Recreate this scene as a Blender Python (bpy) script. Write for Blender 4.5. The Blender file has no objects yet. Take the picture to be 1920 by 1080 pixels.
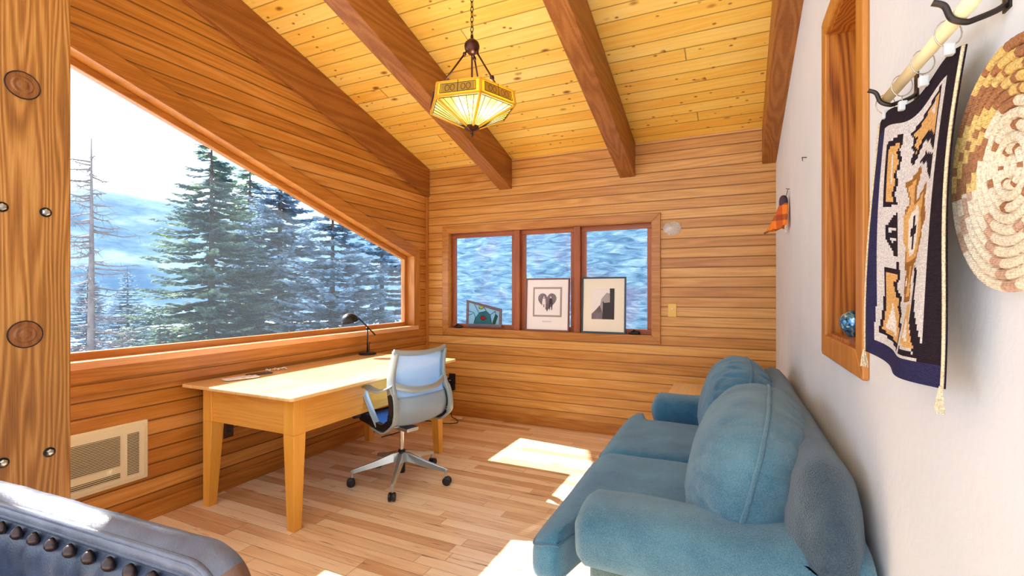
import bpy, bmesh, math, random
from mathutils import Vector, Matrix, noise
PI = math.pi
R = math.radians
sc = bpy.context.scene
C = sc.collection

# ------------------------------------------------------------------ camera, world, sun, exposure
F_PX, HORIZON = 902.0, 545.0
YAW = math.atan(422 / 902)
cam_d = bpy.data.cameras.new('camera')
cam = bpy.data.objects.new('camera', cam_d); C.objects.link(cam)
cam_d.sensor_width = 36
cam_d.lens = 36 * F_PX / 1920
cam_d.shift_y = (HORIZON - 540) / 1920
cam_d.clip_start = .02; cam_d.clip_end = 2000
cam.location = (0, 0, 1.37)
cam.rotation_euler = (PI / 2, 0, YAW)
sc.camera = cam
sc.view_settings.view_transform = 'Standard'
sc.view_settings.look = 'None'
sc.view_settings.exposure = 0.42
sc.view_settings.gamma = 1
sc.view_settings.use_curve_mapping = False

SUN_DIR = Vector((1.363, -.14, -1)).normalized()     # the way the sunlight travels
sd = bpy.data.lights.new('sun', 'SUN'); so = bpy.data.objects.new('sun', sd); C.objects.link(so)
sd.energy = 17.0; sd.angle = R(.6); sd.color = (1, .97, .92)
so.rotation_euler = SUN_DIR.to_track_quat('-Z', 'Y').to_euler()
so.location = (-8, 4, 9)

SKY = 2.1
w = bpy.data.worlds.new('world'); sc.world = w; w.use_nodes = True
nt = w.node_tree; nt.nodes.clear()
def WN(t, **k):
    n = nt.nodes.new(t)
    for a, b in k.items(): setattr(n, a, b)
    return n
tc = WN('ShaderNodeTexCoord'); mp = WN('ShaderNodeMapping'); mp.inputs['Scale'].default_value = (1, 1, 2.2)
nz = WN('ShaderNodeTexNoise'); nz.inputs['Scale'].default_value = 3.1; nz.inputs['Detail'].default_value = 8; nz.inputs['Roughness'].default_value = .55
rp = WN('ShaderNodeValToRGB')
cr = rp.color_ramp
cr.elements[0].position = .34; cr.elements[0].color = (.24, .31, .42, 1)
cr.elements[1].position = .50; cr.elements[1].color = (.95, .98, 1, 1)
e = cr.elements.new(.42); e.color = (.48, .54, .62, 1)
sp = WN('ShaderNodeSeparateXYZ'); gr = WN('ShaderNodeValToRGB')
g = gr.color_ramp
g.elements[0].position = .45; g.elements[0].color = (.60, .69, .82, 1)
g.elements[1].position = .50; g.elements[1].color = (.8, .88, 1, 1)
mr = WN('ShaderNodeMapRange'); mr.inputs['From Min'].default_value = -1; mr.inputs['From Max'].default_value = 1
mx = WN('ShaderNodeMix', data_type='RGBA'); mxf = WN('ShaderNodeMapRange'); mxf.inputs['From Min'].default_value = -.02; mxf.inputs['From Max'].default_value = .03
bg = WN('ShaderNodeBackground'); bg.inputs['Strength'].default_value = SKY
out = WN('ShaderNodeOutputWorld')
L = nt.links.new
L(tc.outputs['Generated'], mp.inputs['Vector']); L(mp.outputs[0], nz.inputs['Vector']); L(nz.outputs['Fac'], rp.inputs[0])
L(tc.outputs['Generated'], sp.inputs[0]); L(sp.outputs['Z'], mr.inputs['Value']); L(mr.outputs[0], gr.inputs[0])
L(sp.outputs['Z'], mxf.inputs['Value']); L(mxf.outputs[0], mx.inputs['Factor'])
L(gr.outputs[0], mx.inputs['A']); L(rp.outputs[0], mx.inputs['B']); L(mx.outputs['Result'], bg.inputs['Color']); L(bg.outputs[0], out.inputs[0])

sc.cycles.max_bounces = 8; sc.cycles.diffuse_bounces = 5; sc.cycles.transparent_max_bounces = 12
sc.cycles.caustics_reflective = False; sc.cycles.caustics_refractive = False
sc.cycles.sample_clamp_indirect = 6
sc.cycles.use_denoising = True

# ------------------------------------------------------------------ material helpers
def lin(c):
    return tuple(((v / 255) / 12.92 if v / 255 <= .04045 else ((v / 255 + .055) / 1.055) ** 2.4) for v in c) + (1,)

class MatB:
    def __init__(s, name):
        s.m = bpy.data.materials.new(name); s.m.use_nodes = True
        s.t = s.m.node_tree; s.t.nodes.clear()
        s.out = s.n('ShaderNodeOutputMaterial'); s.p = s.n('ShaderNodeBsdfPrincipled')
        s.l(s.p.outputs[0], s.out.inputs[0])
    def n(s, t, **k):
        n = s.t.nodes.new(t)
        for a, b in k.items(): setattr(n, a, b)
        return n
    def l(s, a, b): s.t.links.new(a, b)
    def set(s, **k):
        for a, b in k.items(): s.p.inputs[a.replace('_', ' ')].default_value = b
        return s
    def math(s, op, a, b=None, c=None):
        n = s.n('ShaderNodeMath', operation=op)
        for i, v in enumerate((a, b, c)):
            if v is None: continue
            if isinstance(v, (int, float)): n.inputs[i].default_value = v
            else: s.l(v, n.inputs[i])
        return n.outputs[0]
    def xyz(s, kind='Object'):
        tc = s.n('ShaderNodeTexCoord'); sp = s.n('ShaderNodeSeparateXYZ'); s.l(tc.outputs[kind], sp.inputs[0])
        return dict(x=sp.outputs[0], y=sp.outputs[1], z=sp.outputs[2], v=tc.outputs[kind])
    def comb(s, a, b, c=0.0):
        n = s.n('ShaderNodeCombineXYZ')
        for i, v in enumerate((a, b, c)):
            if isinstance(v, (int, float)): n.inputs[i].default_value = v
            else: s.l(v, n.inputs[i])
        return n.outputs[0]
    def noise(s, vec, scale=1, detail=3, rough=.5, dist=0):
        n = s.n('ShaderNodeTexNoise'); n.inputs['Scale'].default_value = scale; n.inputs['Detail'].default_value = detail
        n.inputs['Roughness'].default_value = rough; n.inputs['Distortion'].default_value = dist
        if vec is not None: s.l(vec, n.inputs['Vector'])
        return n.outputs['Fac']
    def white(s, vec):
        n = s.n('ShaderNodeTexWhiteNoise', noise_dimensions='3D'); s.l(vec, n.inputs['Vector']); return n.outputs['Value']
    def ramp(s, fac, stops, interp='LINEAR'):
        n = s.n('ShaderNodeValToRGB'); r = n.color_ramp; r.interpolation = interp
        while len(r.elements) < len(stops): r.elements.new(.5)
        for e, (p, c) in zip(r.elements, stops): e.position = p; e.color = c if len(c) == 4 else tuple(c) + (1,)
        s.l(fac, n.inputs[0]); return n.outputs[0]
    def mix(s, f, a, b, mode='MIX'):
        n = s.n('ShaderNodeMix', data_type='RGBA', blend_type=mode)
        for k, v in (('Factor', f), ('A', a), ('B', b)):
            if isinstance(v, (int, float)): n.inputs[k].default_value = v
            elif isinstance(v, tuple): n.inputs[k].default_value = v
            else: s.l(v, n.inputs[k])
        return n.outputs['Result']
    def bump(s, h, strength=.3, dist=.01):
        n = s.n('ShaderNodeBump'); n.inputs['Strength'].default_value = strength; n.inputs['Distance'].default_value = dist
        s.l(h, n.inputs['Height']); s.l(n.outputs[0], s.p.inputs['Normal'])

def plain(name, c, rough=.5, metal=0, spec=.5, bump=0, bscale=200, vary=0, sheen=0, coat=0):
    b = MatB(name)
    b.set(Base_Color=lin(c), Roughness=rough, Metallic=metal, Specular_IOR_Level=spec)
    q = b.xyz()
    if vary:
        f = b.noise(q['v'], 6, 4)
        b.l(b.ramp(f, [(.3, tuple(x * (1 - vary) for x in lin(c)[:3])), (.7, tuple(min(1, x * (1 + vary)) for x in lin(c)[:3]))]), b.p.inputs['Base Color'])
    if bump: b.bump(b.noise(q['v'], bscale, 3), bump, .002)
    if sheen: b.p.inputs['Sheen Weight'].default_value = sheen; b.p.inputs['Sheen Roughness'].default_value = .4
    if coat: b.p.inputs['Coat Weight'].default_value = coat; b.p.inputs['Coat Roughness'].default_value = .1
    return b.m

def wood(name, dark, mid, light, u='x', v='z', w_=None, length=None, freq=60, wob=2.0, knots=0, knot_col=(70, 35, 15),
         rough=.4, groove=.02, gcol=.35, tone=.5, streak=0, seed=0.0, third=None, spots=0, coat=0, band=.16, streakcol=(95, 55, 30)):
    """procedural timber: boards along u, stacked along v; w_ = board width (None: one solid piece)"""
    b = MatB(name); q = b.xyz(); U, V = q[u], q[v]
    third = third or [a for a in 'xyz' if a not in (u, v)][0]
    T = q[third]
    if w_:
        vv = b.math('ADD', b.math('DIVIDE', V, w_), 50.0 + seed)
        iv = b.math('FLOOR', vv); fv = b.math('SUBTRACT', vv, iv)
        if length:
            r1 = b.white(b.comb(iv, 3.7 + seed))
            uu = b.math('ADD', b.math('DIVIDE', U, length), b.math('MULTIPLY', r1, 7.3)); iu = b.math('FLOOR', uu); fu = b.math('SUBTRACT', uu, iu)
        else: iu = 0.0
        rnd = b.white(b.comb(iv, iu, 1.3 + seed)); rnd2 = b.white(b.comb(iv, iu, 9.1 + seed))
    else: rnd = None
    off = b.math('MULTIPLY', rnd, 31.0) if rnd else seed
    low = b.noise(b.comb(b.math('MULTIPLY', U, .45), b.math('MULTIPLY', V, 6.0), b.math('ADD', off, b.math('MULTIPLY', T, 3.0))), 1, 2, .5)
    t = b.math('ADD', b.math('MULTIPLY', b.math('ADD', V, b.math('MULTIPLY', T, .6)), freq / 6.283 * 1.0), b.math('MULTIPLY', low, wob * 6))
    bands = b.math('MULTIPLY_ADD', b.math('SINE', b.math('MULTIPLY', t, 6.283)), .5, .5)
    fine = b.noise(b.comb(b.math('MULTIPLY', U, 5.0), b.math('MULTIPLY', V, 260.0), b.math('ADD', off, b.math('MULTIPLY', T, 260.0))), 1, 3, .6)
    g = b.math('ADD', b.math('MULTIPLY', bands, band), b.math('MULTIPLY_ADD', fine, .62, .5 - .31 - band / 2))
    if rnd:
        g = b.math('ADD', g, b.math('MULTIPLY', b.math('SUBTRACT', rnd2, .5), tone))
    big = b.noise(b.comb(b.math('MULTIPLY', U, 1.3), b.math('MULTIPLY', V, 3.0), off), 1, 2)
    g = b.math('ADD', g, b.math('MULTIPLY', b.math('SUBTRACT', big, .5), .35))
    col = b.ramp(g, [(.12, lin(dark)), (.5, lin(mid)), (.88, lin(light))])
    if streak:
        sn = b.noise(b.comb(b.math('MULTIPLY', U, 3.0), b.math('MULTIPLY', V, 38.0), b.math('ADD', off, 5.0)), 1, 3, .6)
        col = b.mix(b.math('MULTIPLY', b.ramp(sn, [(.62, (0, 0, 0)), (.74, (1, 1, 1))]), streak), col, lin(streakcol))
    if knots:
        n = b.n('ShaderNodeTexVoronoi', feature='F1'); n.inputs['Scale'].default_value = 1
        b.l(b.comb(b.math('MULTIPLY', U, 4.5), b.math('MULTIPLY', V, 9.0), off), n.inputs['Vector'])
        k = b.ramp(n.outputs['Distance'], [(.08, (1, 1, 1)), (.2, (0, 0, 0))])
        sel = b.math('GREATER_THAN', b.math('ADD', b.math('MULTIPLY', n.outputs['Distance'], 0), b.noise(b.comb(b.math('MULTIPLY', U, .9), b.math('MULTIPLY', V, .9), 2.0), 1.7, 1)), .5)
        col = b.mix(b.math('MULTIPLY', b.math('MULTIPLY', k, sel), knots), col, lin(knot_col))
    if spots:
        n = b.n('ShaderNodeTexVoronoi', feature='F1'); n.inputs['Scale'].default_value = 1
        b.l(b.comb(b.math('MULTIPLY', U, 9.0), b.math('MULTIPLY', V, 14.0), 4.0), n.inputs['Vector'])
        col = b.mix(b.math('MULTIPLY', b.ramp(n.outputs['Distance'], [(.07, (1, 1, 1)), (.15, (0, 0, 0))]), spots), col, lin(knot_col))
    h = b.math('MULTIPLY', g, .12)
    if w_:
        e1 = b.math('MINIMUM', fv, b.math('SUBTRACT', 1.0, fv))
        gl = b.ramp(e1, [(groove * .35, (0, 0, 0)), (groove, (1, 1, 1))])
        if length:
            e2 = b.math('MULTIPLY', b.math('MINIMUM', fu, b.math('SUBTRACT', 1.0, fu)), length / w_)
            gl = b.mix(1.0, gl, b.ramp(e2, [(groove * .35, (0, 0, 0)), (groove, (1, 1, 1))]), 'MULTIPLY')
        col = b.mix(b.math('MULTIPLY', b.math('SUBTRACT', 1.0, gl), 1 - gcol), col, tuple(v * .3 for v in lin(dark)[:3]) + (1,))
        h = b.math('ADD', h, gl)
    b.l(col, b.p.inputs['Base Color'])
    b.set(Roughness=rough)
    if coat: b.p.inputs['Coat Weight'].default_value = coat; b.p.inputs['Coat Roughness'].default_value = .12
    b.bump(h, .5, .003)
    return b.m

# ------------------------------------------------------------------ mesh helpers
def new(): return bmesh.new()
def obj(name, bm, mat, parent=None, bevel=0, smooth=False, sub=0, seg=2, kind=None, mats=None):
    me = bpy.data.meshes.new(name)
    bmesh.ops.recalc_face_normals(bm, faces=bm.faces) if mats != 'keep' else None
    bm.to_mesh(me); bm.free()
    o = bpy.data.objects.new(name, me); C.objects.link(o)
    if isinstance(mat, (list, tuple)):
        for m in mat: me.materials.append(m)
    else: me.materials.append(mat)
    if smooth:
        for p in me.polygons: p.use_smooth = True
    if bevel:
        md = o.modifiers.new('b', 'BEVEL'); md.width = bevel; md.segments = seg; md.limit_method = 'ANGLE'; md.angle_limit = R(40)
    if sub:
        md = o.modifiers.new('s', 'SUBSURF'); md.levels = sub; md.render_levels = sub
    if parent: o.parent = parent
    if kind: o['kind'] = kind
    return o
def thing(name, label, cat, loc=(0, 0, 0), rz=0, group=None, kind=None):
    o = bpy.data.objects.new(name, None); C.objects.link(o); o.empty_display_size = .05
    o.location = loc; o.rotation_euler = (0, 0, rz)
    if kind: o['kind'] = kind
    else: o['label'] = label; o['category'] = cat
    if group: o['group'] = group
    return o
def tag(o, label, cat, group=None):
    o['label'] = label; o['category'] = cat
    if group: o['group'] = group
    return o
def box(bm, x0, x1, y0, y1, z0, z1, M=None, mi=0):
    vs = [Vector((x, y, z)) for z in (z0, z1) for y in (y0, y1) for x in (x0, x1)]
    if M: vs = [M @ v for v in vs]
    v = [bm.verts.new(p) for p in vs]
    for f in ((0, 2, 3, 1), (4, 5, 7, 6), (0, 1, 5, 4), (2, 6, 7, 3), (0, 4, 6, 2), (1, 3, 7, 5)):
        bm.faces.new([v[i] for i in f]).material_index = mi
    return v
def hexa(bm, p8, mi=0):
    v = [bm.verts.new(p) for p in p8]     # bottom 4 (ccw) then top 4
    for f in ((3, 2, 1, 0), (4, 5, 6, 7), (0, 1, 5, 4), (1, 2, 6, 5), (2, 3, 7, 6), (3, 0, 4, 7)): bm.faces.new([v[i] for i in f]).material_index = mi
def prism(bm, pts, ax, a0, a1, mi=0):
    """polygon pts (2D) extruded along axis ax from a0 to a1"""
    def P(p, a):
        if ax == 'x': return (a, p[0], p[1])
        if ax == 'y': return (p[0], a, p[1])
        return (p[0], p[1], a)
    A = [bm.verts.new(P(p, a0)) for p in pts]; B = [bm.verts.new(P(p, a1)) for p in pts]
    n = len(pts)
    bm.faces.new(A).material_index = mi; bm.faces.new(B[::-1]).material_index = mi
    for i in range(n): bm.faces.new((A[i], B[i], B[(i + 1) % n], A[(i + 1) % n])).material_index = mi
def frames(pts, closed=False, up=Vector((0, 0, 1))):
    pts = [Vector(p) for p in pts]; n = len(pts); out = []
    N = None
    for i in range(n):
        a = pts[(i - 1) % n] if (closed or i > 0) else pts[i]; b = pts[(i + 1) % n] if (closed or i < n - 1) else pts[i]
        t = (b - a).normalized()
        if N is None:
            N = up - t * up.dot(t)
            if N.length < .1: N = Vector((1, 0, 0)) - t * t.x
        else: N = N - t * N.dot(t)
        N.normalize(); out.append((pts[i], t, N.copy(), t.cross(N)))
    return out
def sweep(bm, pts, prof, closed=False, up=Vector((0, 0, 1)), scale=None, mi=0, caps=True, fixup=False):
    """prof: list of (a,b): offset a along N(up-ish) and b along side"""
    fr = frames(pts, closed, up); rings = []
    for i, (p, t, N, B) in enumerate(fr):
        if fixup:
            N = (up - t * up.dot(t)).normalized(); B = t.cross(N)
        s = scale[i] if scale else 1
        rings.append([bm.verts.new(p + N * a * s + B * b * s) for a, b in prof])
    m = len(prof); n = len(rings)
    for i in range(n if closed else n - 1):
        r0, r1 = rings[i], rings[(i + 1) % n]
        for j in range(m): bm.faces.new((r0[j], r0[(j + 1) % m], r1[(j + 1) % m], r1[j])).material_index = mi
    if caps and not closed:
        bm.faces.new(rings[0][::-1]).material_index = mi; bm.faces.new(rings[-1]).material_index = mi
def circ(r, k=8, ry=None): return [(math.cos(2 * PI * i / k) * r, math.sin(2 * PI * i / k) * (ry or r)) for i in range(k)]
def rect(a, b): return [(-a, -b), (a, -b), (a, b), (-a, b)]
def tube(bm, pts, r, k=8, closed=False, scale=None, mi=0): sweep(bm, pts, circ(r, k), closed, scale=scale, mi=mi)
def lathe(bm, prof, k=24, M=None, mi=0, a0=0):
    rings = []
    for r, z in prof:
        if r < 1e-6: rings.append([bm.verts.new(M @ Vector((0, 0, z)) if M else (0, 0, z))])
        else:
            ring = []
            for i in range(k):
                p = Vector((r * math.cos(a0 + 2 * PI * i / k), r * math.sin(a0 + 2 * PI * i / k), z)); ring.append(bm.verts.new(M @ p if M else p))
            rings.append(ring)
    for a, b in zip(rings, rings[1:]):
        for i in range(k):
            j = (i + 1) % k
            if len(a) == 1 and len(b) == 1: continue
            f = (a[0], b[j], b[i]) if len(a) == 1 else ((a[i], a[j], b[0]) if len(b) == 1 else (a[i], a[j], b[j], b[i]))
            bm.faces.new(f).material_index = mi
    for rg, s in ((rings[0], 1), (rings[-1], -1)):
        if len(rg) > 1: bm.faces.new(rg[::-1] if s > 0 else rg).material_index = mi
def smoothcurve(pts, n=6, closed=False):
    P = [Vector(p) for p in pts]; out = []
    m = len(P)
    rng = range(m) if closed else range(m - 1)
    for i in rng:
        p0 = P[(i - 1) % m] if (closed or i > 0) else P[i]; p1 = P[i]; p2 = P[(i + 1) % m]; p3 = P[(i + 2) % m] if (closed or i < m - 2) else P[i + 1]
        for k in range(n):
            t = k / n
            out.append(.5 * ((2 * p1) + (p2 - p0) * t + (2 * p0 - 5 * p1 + 4 * p2 - p3) * t * t + (3 * p1 - p0 - 3 * p2 + p3) * t ** 3))
    if not closed: out.append(P[-1])
    return out
def softbox(bm, c, h, p=(6, 6, 6), n=24, fn=None, M=None):
    """rounded cushion: cube sphere mapped to a superellipsoid; fn(dir, pos) may displace"""
    faces = []
    cache = {}
    def vert(d):
        key = tuple(round(x, 5) for x in d)
        if key in cache: return cache[key]
        d = Vector(d)
        s = (abs(d.x) ** p[0] + abs(d.y) ** p[1] + abs(d.z) ** p[2])
        lo, hi = .2, 2.0
        for _ in range(30):
            m = (lo + hi) / 2
            if abs(d.x * m) ** p[0] + abs(d.y * m) ** p[1] + abs(d.z * m) ** p[2] > 1: hi = m
            else: lo = m
        q = d * lo
        pos = Vector((q.x * h[0], q.y * h[1], q.z * h[2]))
        if fn: pos = fn(q, pos)
        pos = pos + Vector(c)
        if M: pos = M @ pos
        cache[key] = bm.verts.new(pos); return cache[key]
    for ax in range(3):
        for s in (-1, 1):
            for i in range(n):
                for j in range(n):
                    q = []
                    for a, b in ((i, j), (i + 1, j), (i + 1, j + 1), (i, j + 1)):
                        u, v = -1 + 2 * a / n, -1 + 2 * b / n
                        d = [0, 0, 0]; d[ax] = s; d[(ax + 1) % 3] = u; d[(ax + 2) % 3] = v
                        q.append(vert(d))
                    bm.faces.new(q if s > 0 else q[::-1])

# ------------------------------------------------------------------ materials
M_left = wood('cedar_left', (148, 88, 28), (200, 134, 56), (230, 174, 100), 'y', 'z', .088, None, freq=70, wob=1.2, rough=.33, gcol=.2, groove=.075, tone=.32, seed=.3)
M_back = wood('cedar_back', (164, 102, 36), (204, 146, 70), (230, 182, 108), 'x', 'z', .088, None, freq=75, wob=1.5, rough=.36, gcol=.22, groove=.07, tone=.3, seed=.1, streak=.25, streakcol=(150, 88, 30))
M_ceil = wood('pine_ceiling', (238, 176, 64), (251, 210, 100), (255, 229, 142), 'x', 'y', .118, 7.2, freq=45, wob=1.6, rough=.4, groove=.05, gcol=.3, tone=.4, knots=.95, spots=.85, knot_col=(140, 75, 22), seed=.2)
M_beam = wood('fir_beam', (106, 58, 18), (152, 92, 38), (188, 128, 64), 'y', 'x', None, freq=110, wob=1.6, rough=.45, seed=2.0, band=.22)
M_beamz = wood('fir_post', (108, 66, 26), (170, 116, 54), (214, 166, 98), 'z', 'y', None, freq=230, wob=3.0, rough=.4, seed=4.0, band=.32)
M_floor = wood('maple_floor', (208, 164, 122), (238, 208, 172), (250, 231, 204), 'x', 'y', .078, .9, freq=40, wob=1.4, rough=.3, groove=.03, gcol=.5, tone=.8, streak=.9, seed=.5, coat=.25, streakcol=(130, 78, 42))
M_trim_y = wood('cedar_trim_y', (138, 78, 22), (184, 118, 46), (216, 156, 76), 'y', 'z', None, freq=60, wob=1.5, rough=.35, seed=7.0)
M_trim_z = wood('cedar_trim_z', (142, 80, 24), (186, 120, 46), (218, 158, 80), 'z', 'y', None, freq=60, wob=1.5, rough=.35, seed=8.0)
M_trim_x = wood('cedar_trim_x', (136, 76, 24), (182, 120, 50), (214, 158, 84), 'x', 'z', None, freq=60, wob=2.2, rough=.35, seed=9.0)
M_sash = wood('sash_wood', (110, 48, 16), (156, 82, 36), (190, 112, 58), 'z', 'x', None, freq=60, wob=1.2, rough=.4, seed=3.0)
M_sashx = wood('sash_wood_rail', (110, 48, 16), (156, 82, 36), (190, 112, 58), 'x', 'z', None, freq=60, wob=1.2, rough=.4, seed=3.5)
M_desk = wood('desk_wood', (214, 164, 96), (234, 194, 132), (246, 216, 166), 'y', 'x', .17, 2.6, freq=45, wob=1.4, rough=.28, groove=.004, gcol=.9, tone=.3, seed=6.0, coat=.3)
M_deskleg = wood('desk_leg', (206, 138, 44), (232, 170, 70), (246, 194, 100), 'z', 'x', None, freq=60, wob=1.2, rough=.32, seed=6.5)
M_niche = wood('niche_oak', (96, 44, 12), (176, 104, 36), (206, 140, 62), 'z', 'x', None, freq=150, wob=2.2, rough=.4, seed=11.0, band=.4)

def wall_mat():
    b = MatB('plaster_wall'); q = b.xyz()
    f = b.noise(q['v'], 3, 3); b.l(b.ramp(f, [(.3, lin((218, 227, 238))), (.7, lin((226, 233, 243)))]), b.p.inputs['Base Color'])
    b.set(Roughness=.75); b.bump(b.noise(q['v'], 40, 4), .25, .004); return b.m
M_wall = wall_mat()

def glass_mat(name, haze=0.0, hazecol=(.8, .9, 1, 1), refl=.05):
    b = MatB(name); b.t.nodes.remove(b.p)
    tr = b.n('ShaderNodeBsdfTransparent'); gl = b.n('ShaderNodeBsdfGlossy'); gl.inputs['Roughness'].default_value = .02
    lw = b.n('ShaderNodeLayerWeight'); lw.inputs['Blend'].default_value = .2
    m1 = b.n('ShaderNodeMixShader'); b.l(b.math('MULTIPLY', lw.outputs['Fresnel'], refl * 4), m1.inputs[0]); b.l(tr.outputs[0], m1.inputs[1]); b.l(gl.outputs[0], m1.inputs[2])
    last = m1.outputs[0]
    if haze:
        tl = b.n('ShaderNodeBsdfTranslucent'); tl.inputs['Color'].default_value = hazecol
        q = b.xyz(); f = b.noise(q['v'], 1.3, 4, .6)
        m2 = b.n('ShaderNodeMixShader'); b.l(b.math('MULTIPLY', b.math('ADD', f, .5), haze), m2.inputs[0]); b.l(last, m2.inputs[1]); b.l(tl.outputs[0], m2.inputs[2]); last = m2.outputs[0]
    b.l(last, b.out.inputs[0]); return b.m
M_glass = glass_mat('window_glass', .010, (.75, .88, 1, 1))  # bluish translucent veil in the pane imitates glare haze over the view
M_glass2 = glass_mat('window_glass_clear', 0)

# ------------------------------------------------------------------ the shell
XL, YB, XR, H0, SL = -3.196, 4.544, .293, 2.745, .292
def zc(y): return H0 + SL * (YB - y)
Y0L, Y0R, Y0F = .25, -.6, -2.6
bm = new(); box(bm, XL - .2, 2.4, Y0F, YB + .2, -.12, 0); obj('floor', bm, M_floor, kind='structure')
bm = new()
ys = [Y0F, YB + .2]
YC = -.6
prism(bm, [(YC, zc(YC)), (YB + .2, zc(YB + .2)), (YB + .2, zc(YB + .2) + .12), (YC, zc(YC) + .12)], 'x', XL - .12, XR + .2)
obj('ceiling', bm, M_ceil, kind='structure')
# left wall with the slanted picture window opening
WSILL, WJ = .975, 4.294
def wt(y): return 1.748 + .308 * (WJ - y)
Y1 = Y0L + .35
bm = new()
T = .13
prism(bm, [(Y0L, 0), (YB, 0), (YB, WSILL), (Y0L, WSILL)], 'x', XL - T, XL)
prism(bm, [(WJ, WSILL), (YB, WSILL), (YB, zc(YB)), (WJ, zc(WJ))], 'x', XL - T, XL)
prism(bm, [(Y1, wt(Y1)), (WJ, wt(WJ)), (WJ, zc(WJ)), (Y1, zc(Y1))], 'x', XL - T, XL)
prism(bm, [(Y0L, WSILL), (Y1, WSILL), (Y1, zc(Y1)), (Y0L, zc(Y0L))], 'x', XL - T, XL)
obj('wall_left', bm, M_left, kind='structure')
# back wall with triple window opening
BX0, BX1, BZ0, BZ1 = -2.90, -.705, .955, 2.005
bm = new()
x0, x1 = XL - T, XR + .15
box(bm, x0, x1, YB, YB + T, 0, BZ0); box(bm, x0, x1, YB, YB + T, BZ1, H0)
box(bm, x0, BX0, YB, YB + T, BZ0, BZ1); box(bm, BX1, x1, YB, YB + T, BZ0, BZ1)
obj('wall_back', bm, M_back, kind='structure')
# right wall with niche opening
NY0, NY1, NZ0, NZ1 = 1.73, 2.22, 1.195, 2.37
bm = new()
prism(bm, [(Y0R, 0), (YB, 0), (YB, NZ0), (Y0R, NZ0)], 'x', XR, XR + .2)
prism(bm, [(Y0R, NZ1), (YB, NZ1), (YB, zc(YB)), (Y0R, zc(Y0R))], 'x', XR, XR + .2)
prism(bm, [(Y0R, NZ0), (NY0, NZ0), (NY0, NZ1), (Y0R, NZ1)], 'x', XR, XR + .2)
prism(bm, [(NY1, NZ0), (YB, NZ0), (YB, NZ1), (NY1, NZ1)], 'x', XR, XR + .2)
WALLROT = Matrix.Translation((XR, YB, 0)) @ Matrix.Rotation(.0155, 4, 'Z') @ Matrix.Translation((-XR, -YB, 0))   # the white wall is not quite square to the back wall
def onwall(o):
    o.matrix_world = WALLROT @ Matrix.LocRotScale(o.location, o.rotation_euler, o.scale); return o
onwall(obj('wall_right', bm, M_wall, kind='structure'))
# baseboards
bm = new(); box(bm, XL, XL + .018, Y0L, YB, 0, .10); obj('baseboard_left', bm, M_trim_y, bevel=.004, kind='structure')
bm = new(); box(bm, XL + .018, XR, YB - .018, YB, 0, .10); obj('baseboard_back', bm, M_trim_x, bevel=.004, kind='structure')
bm = new(); box(bm, XL, XL + .028, YB - .028, YB, .10, zc(YB) - .315); obj('trim_1', bm, M_trim_z, bevel=.003, kind='structure')
# ceiling beams
D = .315
for i, (a, b_) in enumerate(((XL, -3.152), (-2.272, -2.126), (-1.0, -.857), (.19, XR + .09))):
    bm = new(); y0 = -.6 if i else Y0L
    prism(bm, [(y0, zc(y0) - D), (YB, zc(YB) - D), (YB, zc(YB)), (y0, zc(y0))], 'x', a, b_)
    obj('trim_%d' % (i + 2), bm, M_beam, bevel=.006, kind='structure')
# unseen slab added outside the picture window, sized to keep sun off the sofa
bm = new(); W = 1.8
prism(bm, [(-2, zc(-2) + .02), (YB + .6, zc(YB + .6) + .02), (YB + .6, zc(YB + .6) + .14), (-2, zc(-2) + .14)], 'x', XL - W, XL - T)
obj('trim_6', bm, M_beam, kind='structure')

# timber post with counterbored plugs and bolt heads
M_bolt = plain('bolt_steel', (190, 195, 200), .3, .9); M_plug = wood('plug_wood', (88, 48, 20), (140, 88, 44), (176, 122, 70), 'z', 'y', None, freq=200, wob=.6, rough=.5, seed=1)
M_black = plain('black_metal', (22, 22, 26), .35, .3)
bm = new(); PX = -2.6; box(bm, PX - .28, PX, .76, 1.074, 0, zc(1.074) - .005)
bmesh.ops.bevel(bm, geom=[e for e in bm.edges if abs(e.verts[0].co.z - e.verts[1].co.z) > 1], offset=.008, segments=2, profile=.5, affect='EDGES')
post = obj('trim_7', bm, M_beamz, kind='structure')
RX = Matrix.Rotation(PI / 2, 4, 'Y')
for (y, z) in ((.917, 2.195), (.925, 1.194)):
    bm = new(); M = Matrix.Translation((PX, y, z)) @ RX
    lathe(bm, [(.055, 0), (.055, .003), (.048, .003), (.048, .001), (.036, .001), (.03, .006), (.02, .004), (.012, .008), (0, .009)], 28, M)
    obj('plug', bm, M_plug, post, smooth=False)
    bm = new(); tube(bm, [M @ Vector((.053 * math.cos(a * PI / 16), .053 * math.sin(a * PI / 16), .002)) for a in range(32)], .0025, 6, True)
    obj('plug_ring', bm, M_black, post, smooth=True)
for (y, z) in ((.988, 1.695), (.856, 1.697), (1.0, .696), (.859, .697)):
    M = Matrix.Translation((PX, y, z)) @ RX
    bm = new(); lathe(bm, [(.020, 0), (.020, .003), (.014, .004), (0, .004)], 20, M); obj('washer', bm, M_black, post)
    bm = new(); lathe(bm, [(.014, .003), (.014, .009), (.009, .013), (0, .014)], 6, M); obj('bolt', bm, M_bolt, post)

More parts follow.
